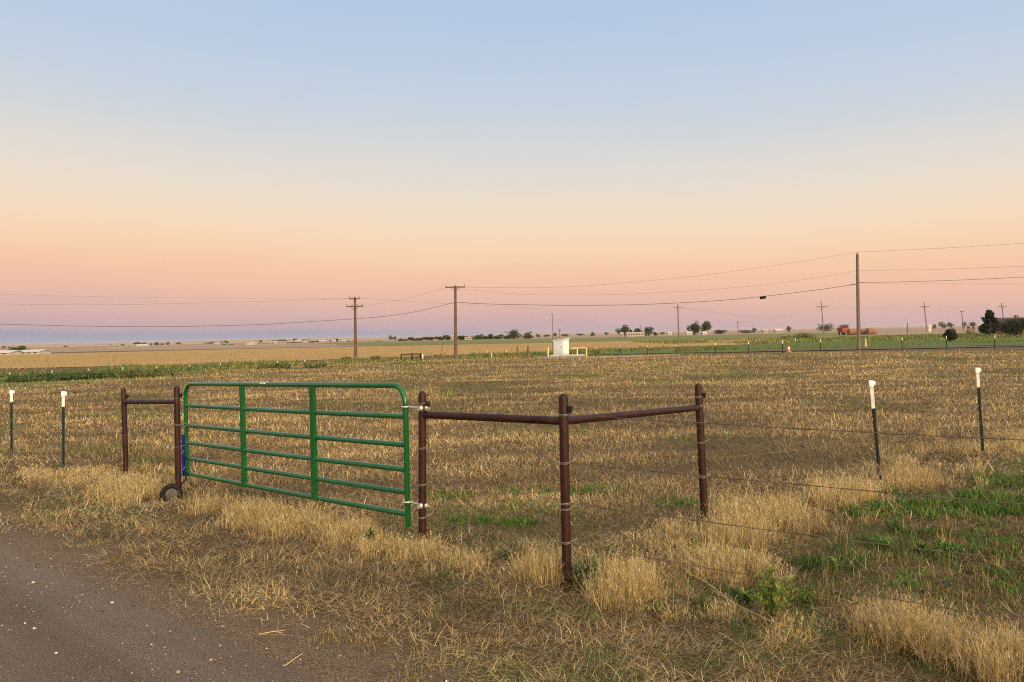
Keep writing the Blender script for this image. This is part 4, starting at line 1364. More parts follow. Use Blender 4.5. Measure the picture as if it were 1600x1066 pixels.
for px, y0, y1, rr, lab in ((808.5, 541.5, 550, 0.08, 'shorter of two dark wooden posts before the white cabinet'), (825, 540.5, 561, 0.085, 'taller of two dark wooden posts before the white cabinet')):
    b_ = G(px, max(y1, 557))
    if y1 < 555: b_ = G(px, 555)
    bm = bmesh.new()
    tp_ = P(px, y0, b_.y)
    tube(bm, [b_ - Vector((0, 0, .2)), b_.lerp(tp_, .5) + Vector((.01, 0, 0)), tp_, tp_ + Vector((0, 0, .02))], [rr, rr * .95, rr * .9, rr * .5], 10)
    tag(obj('wooden_post', bm, M_WOOD), lab, 'fence post')
for px, y0, y1, lab in ((760.6, 548, 561, 'thin yellow-tipped stake, nearer the crossarm pole of the two by the dirt track'), (791.7, 547, 560, 'thin yellow-tipped stake beside the dark wooden posts')):
    b_ = G(px, y1); t_post(b_, P(px, y0, b_.y), lab, 0.3, False, None, 0.5, True, M_YELTIP, name='marker_stake', cat='stake')
M_YELLOW = paint('bollard_yellow', (0.62, 0.50, 0.24), (0.72, 0.60, 0.32), 0.5, 6)


def pole_pipe(bm, px, y0, y1, r, ybase=None):
    b_ = G(px, y1)
    t_ = P(px, y0, b_.y)
    tube(bm, [b_ - Vector((0, 0, .2)), b_.lerp(t_, .5), t_ - Vector((0, 0, r * .6)), t_], [r, r, r, r * .4], 12)
    return b_, t_


for px, y0, y1, lab in ((768, 552, 559, 'short pale yellow bollard on the dirt track'), (856.5, 543, 558.5, 'pale yellow bollard beside the white cabinet')):
    bm = bmesh.new(); pole_pipe(bm, px, y0, y1, 0.06)
    tag(obj('bollard', bm, M_YELLOW), lab, 'bollard')
# yellow pipe barrier
bb_ = G(902, 557)
fr = thing('pipe_barrier', 'pale yellow pipe barrier standing beside the white cabinet', 'barrier', tuple(bb_))
tops = []
for px in (902, 916.5):
    bm = bmesh.new(); b_, t_ = pole_pipe(bm, px, 544, 557.3, 0.055); tops.append(t_); obj('post', bm, M_YELLOW, fr)
bm = bmesh.new(); rod(bm, P(893, 544.5, tops[0].y), tops[0] - Vector((0.06, 0, 0)), 0.05, 10); rod(bm, tops[0] + Vector((.06, 0, 0)), tops[1] - Vector((.06, 0, 0)), 0.05, 10)
obj('rail', bm, M_YELLOW, fr)
# the white cabinet
M_CABL = paint('cabinet_panel', (0.40, 0.44, 0.49), (0.47, 0.51, 0.55), 0.5, 2)
cy = G(878, 556.5).y
cabL, cabM, cabR = P(864.5, 556, cy + 0.15), P(879.5, 556.5, cy - 0.15), P(889.5, 556, cy + 0.25)
cab = thing('utility_cabinet', 'white sheet-metal utility cabinet on a concrete pad at the far edge of the field', 'cabinet', (cabM.x, cabM.y, 0))
hz = P(879, 530.5, cy).z
Lp, Mp, Rp = [Vector((q.x, q.y, 0.10)) for q in (cabL, cabM, cabR)]
Bp = Lp + (Rp - Mp)
bm = bmesh.new()
hts = (hz - 0.10, hz, hz + 0.04, hz - 0.06)
lo = [bm.verts.new(q) for q in (Lp, Mp, Rp, Bp)]
hi = [bm.verts.new(Vector((q.x, q.y, h_))) for q, h_ in zip((Lp, Mp, Rp, Bp), hts)]
for k in range(4): bm.faces.new((lo[k], lo[(k + 1) % 4], hi[(k + 1) % 4], hi[k]))
bm.faces.new(hi); bm.faces.new(list(reversed(lo)))
bmesh.ops.recalc_face_normals(bm, faces=bm.faces)
bmesh.ops.bevel(bm, geom=list(bm.edges), offset=0.012, segments=1, affect='EDGES')
obj('wall', bm, M_CABL, cab, smooth=False)
cdir = (Mp - Lp).normalized(); cn = Vector((cdir.y, -cdir.x, 0))
rdir = (Rp - Mp).normalized(); rn = Vector((rdir.y, -rdir.x, 0))
bm = bmesh.new()
W_ = (Mp - Lp).length
box(bm, Lp.lerp(Mp, 0.5) + cn * 0.014 + Vector((0, 0, (hz - .2) / 2 + .02)), (W_ * 0.86, 0.024, hz - 0.42), rotz(math.atan2(cdir.y, cdir.x)), 0.004)
dr_ = obj('door', bm, M_CABL, cab)
bm = bmesh.new(); box(bm, Lp.lerp(Mp, 0.84) + cn * 0.04 + Vector((0, 0, hz * .48)), (0.03, 0.03, 0.14), rotz(math.atan2(cdir.y, cdir.x)), 0.004); obj('handle', bm, M_WIRE, dr_)
bm = bmesh.new()
W2 = (Rp - Mp).length
box(bm, Mp.lerp(Rp, 0.5) + rn * 0.012 + Vector((0, 0, (hz - .2) / 2 + .02)), (W2 * 0.84, 0.022, hz - 0.36), rotz(math.atan2(rdir.y, rdir.x)), 0.004)
box(bm, Mp.lerp(Rp, 0.45) + rn * 0.035 + Vector((0, 0, hz * .42)), (W2 * 0.5, 0.03, 0.03), rotz(math.atan2(rdir.y, rdir.x)), 0.004)
obj('side_panel', bm, M_WHITE, cab)
bm = bmesh.new()
vs = []
for q, h_ in zip((Lp, Mp, Rp, Bp), hts):
    o_ = (q - (Lp + Rp) / 2).normalized() * 0.07
    vs.append(Vector((q.x + o_.x, q.y + o_.y, h_ + 0.006)))
lo = [bm.verts.new(q) for q in vs]; hi = [bm.verts.new(q + Vector((0, 0, .045))) for q in vs]
for k in range(4): bm.faces.new((lo[k], lo[(k + 1) % 4], hi[(k + 1) % 4], hi[k]))
bm.faces.new(hi); bm.faces.new(list(reversed(lo))); bmesh.ops.recalc_face_normals(bm, faces=bm.faces)
obj('roof', bm, M_WHITE, cab, smooth=False)
bm = bmesh.new()
box(bm, P(886, 556, cy + 0.2).xy.to_3d() + Vector((0, 0, 0.035)), (2.9, 1.7, 0.12), None, 0.01)
obj('pad', bm, paint('pad_concrete', (0.36, 0.31, 0.26), (0.46, 0.40, 0.34), 0.9, 4), cab)
bm = bmesh.new()
an = P(864, 556, cy + 0.4); at_ = P(863.2, 491.5, cy + 0.4)
tube(bm, [Vector((an.x, an.y, 0)), an.lerp(at_, .5), at_], [0.032, 0.028, 0.024], 8)
box(bm, at_ + Vector((-0.06, 0, -.02)), (0.15, 0.08, 0.07), None, 0.008)
tag(obj('antenna_mast', bm, M_POLEG), 'thin tall mast with a small head rising beside the white cabinet', 'mast')
# brown pipe brace in the ditch weeds and its white marker
b0 = G(627, 566)
fb = thing('pipe_brace', 'low three-post brown pipe brace in the ditch weeds before the crossarm pole', 'fence brace', tuple(b0))
tops = []
for px, y0, y1 in ((627, 553.5, 565.5), (644, 552, 565), (657.5, 552, 564.5)):
    bm = bmesh.new(); b_, t_ = pole_pipe(bm, px, y0, y1, 0.055); tops.append(t_); obj('post', bm, M_PIPE, fb)
bm = bmesh.new()
for a, b_ in zip(tops[:-1], tops[1:]): rod(bm, a - Vector((0, 0, .06)), b_ - Vector((0, 0, .06)), 0.045, 10)
obj('rail', bm, M_PIPE, fb)
bm = bmesh.new(); pole_pipe(bm, 660.3, 553.5, 564, 0.06); tag(obj('marker_post', bm, M_WHITE), 'white marker post at the end of the low brown pipe brace', 'marker')

# traffic cones / markers on the drive ---------------------------------------
b_ = G(1232.5, 551); t_ = P(1232.5, 540.5, b_.y)
cone = thing('traffic_cone', 'orange traffic cone with a white collar at the edge of the asphalt drive', 'traffic cone', tuple(b_))
Hc = (t_ - b_).z
M_ORANGE = paint('cone_orange', (0.55, 0.10, 0.03), (0.66, 0.14, 0.04), 0.5, 4)
bm = bmesh.new()
box(bm, b_ + Vector((0, 0, .06)), (0.34, 0.34, 0.045), None, 0.012)
tube(bm, [b_ + Vector((0, 0, .075)), b_ + Vector((0, 0, Hc * .52))], [0.14, 0.10], 20)
obj('body', bm, M_ORANGE, cone)
bm = bmesh.new(); tube(bm, [b_ + Vector((0, 0, Hc * .52)), b_ + Vector((0, 0, Hc * .86))], [0.115, 0.065], 20); obj('collar', bm, M_WHITE, cone)
bm = bmesh.new(); tube(bm, [b_ + Vector((0, 0, Hc * .86)), b_ + Vector((0, 0, Hc * .98)), b_ + Vector((0, 0, Hc))], [0.06, 0.04, .03], 16); obj('tip', bm, M_ORANGE, cone)
b_ = G(1352.5, 542.5); t_ = P(1352, 528.5, b_.y); Hm = (t_ - b_).z
mk = thing('tall_marker', 'pale yellow channelising marker with white top just past the tall bare pole', 'marker', tuple(b_))
bm = bmesh.new(); tube(bm, [b_, b_ + Vector((0, 0, Hm * .55))], [0.10, 0.09], 16); box(bm, b_ + Vector((0, 0, .07)), (0.3, 0.3, 0.05), None, .01); obj('body', bm, paint('marker_yellow', (0.55, 0.36, 0.10), (0.62, 0.44, 0.16), .6), mk)
bm = bmesh.new(); tube(bm, [b_ + Vector((0, 0, Hm * .55)), b_ + Vector((0, 0, Hm * .95)), b_ + Vector((0, 0, Hm))], [0.09, 0.07, .04], 16); obj('top', bm, M_FARTIP, mk)
b_ = G(1343.5, 546); bm = bmesh.new(); pole_pipe(bm, 1343.8, 529, 546, 0.05); tag(obj('marker_post', bm, M_WHITE), 'slim white post at the foot of the tall bare utility pole', 'marker')

# ================================================================== UTILITY POLES AND LINES
M_INS = paint('insulator', (0.12, 0.09, 0.08), (0.22, 0.18, 0.16), 0.3, 10)
M_CABLE = paint('cable_black', (0.03, 0.027, 0.027), (0.05, 0.045, 0.045), 0.6, 5)


def utility_pole(label, px0, y0, px1, y1, r0, r1, arms, mat, Yd=None, group=None, arm_yaw=0.0, topins=False):
    b_ = G(px1, y1) if Yd is None else Vector((X_at(px1, Yd), Yd, 0))
    t_ = P(px0, y0, b_.y)
    root = thing('utility_pole', label, 'utility pole', tuple(b_), group)
    bm = bmesh.new()
    tube(bm, [b_ - Vector((0, 0, .5)), b_.lerp(t_, .33), b_.lerp(t_, .67), t_], [r0, r0 * .67 + r1 * .33, r0 * .33 + r1 * .67, r1], 14)
    obj('pole', bm, mat, root)
    for (ya, half, braced, nins) in arms:
        z = P(px0, ya, b_.y).z
        c_ = at_post(b_, t_, z) + Vector((0, -r1 - 0.05, 0))
        L = half * b_.y / F
        bm = bmesh.new()
        box(bm, c_, (2 * L, 0.09 if b_.y < 150 else 0.25, 0.11 if b_.y < 150 else 0.32), rotz(arm_yaw), 0.01)
        obj('crossarm', bm, mat, root)
        s_ = 1.0 if b_.y < 150 else 2.5
        ex = Vector((math.cos(arm_yaw), math.sin(arm_yaw), 0))
        if braced:
            for s in (-1, 1):
                bm = bmesh.new()
                rod(bm, c_ + ex * s * L * 0.42 - Vector((0, 0, .04)), c_ - Vector((0, 0, L * 0.55)), 0.022 * s_, 6)
                obj('brace', bm, mat, root)
        for k in range(nins):
            u = (-1 + 2 * k / max(1, nins - 1)) * 0.93
            bm = bmesh.new()
            q = c_ + ex * u * L + Vector((0, 0, .05 * s_))
            tube(bm, [q, q + Vector((0, 0, .05 * s_)), q + Vector((0, 0, .09 * s_)), q + Vector((0, 0, .16 * s_))], [.012 * s_, .02 * s_, .045 * s_, .025 * s_], 10)
            obj('insulator', bm, M_INS, root)
    if topins:
        bm = bmesh.new()
        tube(bm, [t_, t_ + Vector((0.02, 0, .1)), t_ + Vector((0.03, 0, .22))], [.05, .06, .03], 10)
        obj('insulator', bm, M_INS, root)
    return b_, t_


p711b, p711t = utility_pole('brown utility pole with one wide braced crossarm, standing by the dirt track', 711.5, 446.8, 712, 559, 0.15, 0.10, [(449, 15.5, True, 3)], M_POLE, arm_yaw=0.0)
p555b, p555t = utility_pole('brown utility pole with two stacked crossarms beyond the green gate', 554.5, 465, 556, 561.5, 0.14, 0.10, [(467, 8, False, 3), (479, 13, True, 4)], M_POLE)
p134b, p134t = utility_pole('tall bare grey utility pole without crossarms beside the asphalt drive', 1339.5, 397.5, 1342, 546.5, 0.165, 0.115, [], M_POLEG, topins=True)
TX = 'line of distant cross-shaped poles'
tx1b, tx1t = utility_pole('slim grey cross-shaped pole midway between the cabinet and the tall bare pole', 1059, 475.5, 1060.5, 540.5, 0.12, 0.08, [(480.5, 6.2, False, 2)], M_POLEG, Yd=112, group=TX)
txs = [((1283, 470), 1287, 479.5, 8.5, 'distant cross-shaped pole standing before the low hedge, first from the tall bare pole'),
       ((1443.5, 472), 1448.5, 479.5, 7.4, 'distant cross-shaped pole beside the small white tank'),
       ((1565, 473), 1569.5, 479.5, 6.6, 'distant cross-shaped pole rising behind the pine')]
txw = [(P(1059, 480.5, 112), 6.2 * 112 / F)]
for (px, y0), pxb, ya, half, lab in txs:
    Yd = 300
    utility_pole(lab, px, y0, pxb, 0, 0.22, 0.15, [(ya, half, True, 0)], M_POLEG, Yd=Yd, group=TX)
    txw.append((P(px, ya, Yd), half * Yd / F))
utility_pole('short distant pole with a tiny crossarm rising beyond the young bare tree', 1502.5, 486, 1506, 0, 0.16, 0.12, [(487, 2.5, False, 0)], M_POLEG, Yd=260)
utility_pole('small far pole with a stubby crossarm near the broad twin-crowned trees', 1152.6, 502, 1153.5, 0, 0.2, 0.16, [(503, 1.8, False, 0)], M_POLEG, Yd=380)
utility_pole('tiny far pole with two short arms seen over the white cabinet', 874, 514, 874.5, 0, 0.2, 0.16, [(515, 2, False, 0), (518, 2, False, 0)], M_POLEG, Yd=400)
utility_pole('dark stub of a pole among low weeds past the tall bare pole', 1417.5, 504, 1418, 0, 0.16, 0.14, [], M_POLE, Yd=250)
utility_pole('hairline distant pole beside the three-tree clump on the skyline', 1000.5, 508, 1001, 0, 0.13, 0.1, [(509, 1.2, False, 0)], M_POLEG, Yd=420)


def cable(label, pts, r, mat=None, name='power_line'):
    """a hanging line: catmull-rom through the survey points"""
    P_ = [pts[0] * 2 - pts[1]] + list(pts) + [pts[-1] * 2 - pts[-2]]
    out = []
    for i in range(1, len(P_) - 2):
        for k in range(8):
            t = k / 8
            a, b_, c_, d_ = P_[i - 1], P_[i], P_[i + 1], P_[i + 2]
            out.append(0.5 * ((2 * b_) + (c_ - a) * t + (2 * a - 5 * b_ + 4 * c_ - d_) * t * t + (3 * b_ - a - 3 * c_ + d_) * t ** 3))
    out.append(pts[-1])
    bm = bmesh.new(); tube(bm, out, r, 6)
    return tag(obj(name, bm, mat or M_CABLE), label, 'power line')


def span(px_pts, Y0, Y1):
    n = len(px_pts)
    x0, x1 = px_pts[0][0], px_pts[-1][0]
    return [P(x, y, Y0 + (Y1 - Y0) * (x - x0) / (x1 - x0)) for x, y in px_pts]


Y7, Y5, Y13 = p711b.y, p555b.y, p134b.y
YR = Y13 - 6
M_CU = paint('conductor', (0.11, 0.085, 0.075), (0.15, 0.12, 0.105), 0.6, 5)
cable('top wire from the tall bare pole down to the wide crossarm', span([(727, 449), (850, 449.5), (960, 443.5), (1100, 430), (1230, 412), (1339, 394.5)], Y7, Y13), 0.010, M_CU)
cable('second wire from the tall bare pole toward the wide crossarm', span([(698, 449.5), (800, 459), (880, 461), (1000, 459), (1150, 449.5), (1250, 438), (1338, 424)], Y7, Y13), 0.009, M_CU)
cable('thick black cable between the tall bare pole and the crossarm pole, carrying the splice', span([(712, 472), (760, 475), (880, 477.2), (1000, 476), (1120, 470), (1195, 463), (1270, 454), (1337, 444.5)], Y7, Y13), 0.022)
cable('thick dark cable drooping from the wide crossarm pole past the two-arm pole', span([(712, 472.5), (650, 487), (600, 494.5), (559, 498), (480, 503), (400, 507.5), (260, 510.5), (120, 509.5), (-60, 505)], Y7, 58), 0.018)
cable('upper wire from the two-arm pole off over the far fields', span([(548, 466.5), (500, 468.5), (400, 471.5), (300, 474), (130, 476.5), (-60, 474)], Y5, 60), 0.009, M_CU)
cable('faint wire just above the drooping wire of the two-arm pole', span([(561, 466.5), (400, 466), (200, 464.5), (-60, 459)], Y5, 60), 0.006, M_CU)
cable('wire from the two-arm pole passing behind the wide crossarm pole', span([(562, 466.5), (590, 467.5), (640, 471), (700, 474.3), (760, 477), (850, 483)], Y5, 100), 0.009, M_CU)
cable('wire sagging from the wide crossarm to the two-arm pole', span([(696.5, 450.5), (660, 460), (629, 467.5), (595, 474), (567, 479)], Y7, Y5), 0.008, M_CU)
cable('top wire leaving the tall bare pole out of the photo', span([(1340, 394), (1450, 389), (1540, 384), (1680, 375)], Y13, YR), 0.010, M_CU)
cable('middle wire leaving the tall bare pole out of the photo', span([(1341, 423), (1450, 421.5), (1540, 418.5), (1680, 413)], Y13, YR), 0.009, M_CU)
cable('thick lower cable leaving the tall bare pole out of the photo', span([(1341, 442.5), (1360, 441.5), (1450, 439.5), (1540, 436), (1680, 429)], Y13, YR), 0.017)
cable('faint lowest wire leaving the tall bare pole out of the photo', span([(1341, 442.5), (1450, 443.5), (1680, 443)], Y13, YR), 0.005, M_CU)
for i, (a, b_) in enumerate(zip(txw[:-1], txw[1:])):
    for s, nm in ((-1, 'nearer'), (1, 'farther')):
        pa = a[0] + Vector((a[1] * s, 0, 0)); pb2 = b_[0] + Vector((b_[1] * s, 0, 0))
        mid = pa.lerp(pb2, .5) - Vector((0, 0, (pb2 - pa).length * 0.012))
        cable('faint wire strung between the distant cross-shaped poles', [pa, pa.lerp(mid, .5) - Vector((0, 0, (pb2 - pa).length * 0.003)), mid, pb2.lerp(mid, .5) - Vector((0, 0, (pb2 - pa).length * 0.003)), pb2], 0.010, M_CU)['group'] = 'wires of the distant cross-shaped poles'
# splice case on the thick cable
tt = (1192 - 712) / (1337 - 712)
Ys = Y7 + (Y13 - Y7) * tt
s0, s1 = P(1187.3, 465.8, Ys), P(1196.8, 464.4, Ys)
sp = thing('splice_case', 'black cylindrical splice case hanging under the thick cable', 'cable splice', tuple(s0))
bm = bmesh.new()
d = (s1 - s0).normalized()
tube(bm, [s0, s0 + d * .02, s0 + d * .06, s1 - d * .06, s1 - d * .02, s1], [.07, .11, .125, .125, .11, .07], 16)
obj('body', bm, M_RUBBER, sp)
bm = bmesh.new()
for t in (.15, .85):
    q = s0.lerp(s1, t); rod(bm, q, q + Vector((0, 0, .17)), .014, 6)
obj('strap', bm, M_CABLE, sp)
# cable clamps on the tall pole
bm = bmesh.new()
q0, q1 = P(1325, 446.2, Y13), P(1336.5, 444, Y13); tube(bm, [q0, q0.lerp(q1, .3), q1], [.012, .035, .03], 8)
q0, q1 = P(1343, 442.2, Y13), P(1351, 441.6, Y13); tube(bm, [q0, q0.lerp(q1, .6), q1], [.03, .035, .012], 8)
tag(obj('cable_clamp', bm, M_CABLE), 'pair of dark dead-end clamps gripping the thick cable at the tall bare pole', 'clamp')
# guy wire with its pale guard beside the crossarm pole
bm = bmesh.new()
g0, g1 = G(687.5, 558), P(693.5, 533, p711b.y - 0.6)
tube(bm, [g0, g1], [.03, .025], 8)
gy = tag(obj('guy_guard', bm, M_FARTIP), 'pale slanting guy wire guard at the foot of the wide crossarm pole', 'guy wire')
# small bird-like insulator knob on the crossarm
# ================================================================== TREES
M_BARK = paint('bark', (0.040, 0.030, 0.024), (0.075, 0.055, 0.042), 0.9, 6)


def crown_mesh(name, blobs, nleaf, size, cols, wts, parent, flatten=0.9):
    """leaf-sized faces through the volume of several uneven lobes"""
    vol = np.array([b_[3] * b_[4] * b_[5] for b_ in blobs]); vol = vol / vol.sum()
    k = rng.choice(len(blobs), nleaf, p=vol)
    B_ = np.array(blobs)[k]
    d = rng.normal(0, 1, (nleaf, 3)); d /= np.linalg.norm(d, axis=1)[:, None]
    rad = rng.uniform(0.35, 1.06, nleaf) ** 0.5
    p = B_[:, :3] + d * rad[:, None] * B_[:, 3:6]
    u = rng.normal(0, 1, (nleaf, 3)); u /= np.linalg.norm(u, axis=1)[:, None]
    w = np.cross(u, d + 0.01); w /= (np.linalg.norm(w, axis=1)[:, None] + 1e-9)
    s = size * rng.uniform(0.6, 1.5, nleaf)[:, None]
    vs = np.stack([p - u * s, p - w * s * .6, p + u * s, p + w * s * .6], 1)
    me = bpy.data.meshes.new(name)
    me.vertices.add(nleaf * 4); me.vertices.foreach_set('co', vs.reshape(-1).astype(np.float32))
    me.loops.add(nleaf * 4); me.loops.foreach_set('vertex_index', np.arange(nleaf * 4, dtype=np.int32))
    me.polygons.add(nleaf); me.polygons.foreach_set('loop_start', (np.arange(nleaf) * 4).astype(np.int32))
    me.update(calc_edges=True)
    at = me.attributes.new('tint', 'FLOAT_COLOR', 'POINT')
    c4 = np.ones((nleaf, 4, 4), dtype=np.float32)
    c = pal(nleaf, cols, wts, 0.22) * rng.uniform(0.7, 1.25, len(blobs))[k][:, None]
    c4[:, :, :3] = c[:, None, :]
    at.data.foreach_set('color', c4.reshape(-1))
    return link_mesh(name, me, M_TREELEAF, parent)


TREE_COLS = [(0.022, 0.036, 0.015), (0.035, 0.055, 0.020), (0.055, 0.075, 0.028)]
HAZED_COLS = [(0.075, 0.075, 0.056), (0.10, 0.098, 0.072)]  # far leaves made paler: distance haze put into their colour


def tree(px, w, y0, y1, label, group=None, cols=TREE_COLS, Yd=None, lobes=6, dens=420, trunk=True, name='tree', cat='tree', low=0.10):
    base = G(px, y1) if Yd is None else Vector((X_at(px, Yd), Yd, 0))
    Y = base.y
    zt = P(px, y0, Y).z
    zb = max(0.0, P(px, y1, Y).z) if Yd is not None else 0.0
    W = 1.4 * w * Y / F
    H = zt * 1.06
    dens = dens * 1.8
    root = thing(name, label, cat, tuple(base), group)
    bl = []
    for k in range(lobes):
        a = random.uniform(0, 6.283)
        q = random.uniform(0.1, 0.74)
        hz_ = random.uniform(low + 0.08, 0.84)
        sh = 1.0 - 0.45 * abs(hz_ - 0.5) * 2
        rr = random.uniform(0.15, 0.36)
        bl.append((base.x + math.cos(a) * q * W / 2 * sh, Y + math.sin(a) * q * W / 2 * sh, hz_ * H, rr * W * sh, rr * W * sh, min(rr * 0.8 * W, 0.24 * H)))
    bl.append((base.x, Y, H * 0.55, W * 0.26, W * 0.26, H * 0.27))
    bl.append((base.x + random.uniform(-.26, .26) * W, Y, H * 0.86, W * 0.15, W * 0.15, H * 0.13))
    bl.append((base.x + random.uniform(-.4, .4) * W, Y, H * random.uniform(.5, .8), W * 0.12, W * 0.12, H * 0.10))
    leaf = max(0.10, 0.66 * Y / F)
    crown_mesh('crown', bl, int(dens), leaf, cols, [2, 3, 1][:len(cols)], root)
    if trunk:
        bm = bmesh.new()
        r_ = max(0.12, W * 0.045)
        top = Vector((base.x, Y, H * 0.62))
        tube(bm, [base - Vector((0, 0, .3)), base.lerp(top, .5) + Vector((W * .01, 0, 0)), top], [r_, r_ * .75, r_ * .35], 8)
        for b_ in bl[:4]:
            q = base.lerp(top, random.uniform(.45, .8))
            tube(bm, [q, q.lerp(Vector(b_[:3]), .6), Vector(b_[:3])], [r_ * .45, r_ * .3, r_ * .12], 6)
        obj('trunk', bm, M_BARK, root)
    return root


ROW = 'dark trees along the far row beyond the green crop'
for px, w, y0, y1, lab in (
        (803, 22, 516, 531.5, 'tallest dark bushy tree at the end of the far row, near the white cabinet'),
        (824, 15, 518.5, 531.5, 'round dark tree ending the far row, nearest the white cabinet mast'),
        (780, 13, 523, 532, 'low dark tree in the far row just before the tallest bushy one'),
        (767, 9, 523, 532, 'small pointed dark tree in the far row between two low hedgy trees'),
        (747, 21, 522.8, 532.5, 'broad dark tree in the far row just past the crossarm pole'),
        (721, 14, 525, 533.5, 'dark tree in the far row touching the crossarm pole'),
        (699, 12, 524, 533, 'dark tree in the far row on the gate side of the crossarm pole')):
    tree(px, w, y0, y1, lab, ROW, Yd=400, dens=1000, low=-0.12, lobes=9)
for px, w, y0 in ((686, 14, 526), (674, 9, 527.6), (667, 16, 526.8), (657, 7, 528.6), (652, 15, 529), (643, 10, 527.2), (634, 13, 530.4), (625, 6, 529.2), (757, 12, 525.4), (763, 7, 526.8), (789, 13, 525.2), (795, 8, 524), (736, 11, 528.2), (692, 7, 528), (712, 7, 527.5), (730, 6, 526), (774, 8, 526)):
    tree(px, w, y0, 533, 'low dark tree among many in the far row beyond the green crop', ROW, Yd=420, dens=420, low=-0.12, lobes=random.randint(4, 8))
CL = 'clump of trees around the long pale building'
tree(976, 17, 508.5, 523.5, 'taller tree at one end of the clump around the long pale building', CL, Yd=420, dens=900, low=0.25)
tree(996, 15, 513.5, 523, 'middle spreading tree over the long pale building', CL, Yd=430, dens=700, low=0.3)
tree(986.5, 6, 515, 522, 'small narrow tree between the first two trees of the pale building clump', CL, Yd=440, dens=260)
tree(1013, 15, 512, 523.5, 'rounded tree at the far end of the pale building clump', CL, Yd=420, dens=800)
tree(1023, 8, 519, 523.5, 'low bush tailing off from the pale building clump', CL, Yd=420, dens=220, trunk=False)
tree(1085, 17, 502, 522, 'larger half of the dark twin trees standing alone on the skyline', 'twin trees', Yd=400, dens=1500, lobes=8)
tree(1100, 17, 504, 521, 'lower half of the dark twin trees, with ragged outer branches', 'twin trees', Yd=405, dens=1300, lobes=8)
tree(1125, 20, 515.5, 520, 'low dark hedge beside the twin trees', None, Yd=430, dens=500, lobes=8, trunk=False, name='hedge', cat='hedge', low=0.0)
tree(1164, 26, 516, 519, 'long thin hedge line on the skyline past the twin trees', None, HAZED_COLS, Yd=520, dens=500, lobes=9, trunk=False, name='hedge', cat='hedge', low=0.0)
tree(1177, 8, 513, 518.5, 'small dome-shaped tree at the end of the long thin hedge line', None, HAZED_COLS, Yd=520, dens=300)
tree(1233, 7, 510, 516, 'lone small round tree on the skyline before the low grey hedge', None, HAZED_COLS, Yd=560, dens=300)
tree(1289, 25, 506.5, 514.5, 'grey-green block of trees behind the first distant cross-shaped pole', None, HAZED_COLS, Yd=620, dens=900, lobes=12, trunk=False, name='hedge', cat='hedge', low=0.0)
tree(1319, 19, 507, 514, 'grey-green rising hedge beside the tall bare pole', None, HAZED_COLS, Yd=620, dens=700, lobes=9, trunk=False, name='hedge', cat='hedge', low=0.0)
FS = 'small trees scattered on the skyline'
for px, w, y0, Yd in ((841, 7, 522, 600), (853, 8, 523, 700), (868, 6, 520.5, 600), (881, 14, 522, 650), (906, 12, 521.5, 700), (925.5, 9, 519, 620), (947.5, 7, 519.5, 700),
                      (1034, 8, 519, 700), (1473, 9, 502.5, 620), (1486, 9, 504, 640), (1507, 8, 502, 640), (1520, 12, 503.5, 700), (1461, 6, 507, 640)):
    tree(px, w, y0, 530, 'tiny grey tree among scattered ones on the far skyline', FS, HAZED_COLS, Yd=Yd, dens=260, lobes=4)
# trees on the low side of the plain
LT = 'small dark trees scattered over the low plain'
tree(21, 15, 543, 553.5, 'first of two round green trees standing together between white barns', None, [(0.04, 0.065, 0.022), (0.055, 0.085, 0.03)], Yd=160, dens=700)
tree(34.5, 15, 541.5, 554, 'second and taller of two round green trees between white barns', None, [(0.04, 0.065, 0.022), (0.055, 0.085, 0.03)], Yd=158, dens=700)
for px, w, y0, Yd in ((5, 8, 541.5, 600), (14, 4, 542.5, 600), (102, 6, 541, 560), (108, 3, 543.5, 560), (173, 5, 539, 700), (190, 6, 538, 700), (213, 13, 535, 600), (225, 9, 535.5, 600), (235, 5, 536.5, 600),
                      (244, 9, 535, 600), (253, 6, 537, 600), (261.5, 7, 535, 600), (280, 9, 535.5, 600), (189, 4, 547, 330), (201, 4, 546.5, 330), (350, 6, 538, 400), (361, 6, 538, 400),
                      (353, 7, 533, 800), (390, 5, 535, 600), (406, 7, 533.5, 600), (407, 3, 532, 500), (447, 9, 535.5, 480), (458, 10, 535, 480), (468, 9, 535.5, 480), (478, 10, 534, 480),
                      (488, 9, 533.5, 470), (498, 8, 533, 480), (518, 9, 531.5, 480), (526, 6, 530, 470), (536, 8, 532, 490), (545, 8, 533.5, 480), (550, 8, 534, 480), (589, 4.5, 533.5, 420), (595.5, 5, 533.5, 420),
                      (609.5, 7, 524.5, 700), (617, 3.5, 526, 700), (461, 6, 529.5, 900), (440, 22, 530.5, 1000), (476, 20, 530.5, 1000)):
    tree(px, w, y0, 540, 'tiny dark tree among many dotted over the low plain', LT, HAZED_COLS if Yd > 550 else TREE_COLS, Yd=Yd, dens=240, lobes=4)
tree(118, 24, 546, 551, 'low spreading scrub mound on the purplish field', None, HAZED_COLS, Yd=330, dens=420, lobes=8, trunk=False, name='shrub', cat='shrub', low=0.0)
tree(333, 24, 534, 540, 'long grey thicket on the pale slope of the low plain', None, HAZED_COLS, Yd=700, dens=420, lobes=9, trunk=False, name='hedge', cat='hedge', low=0.0)
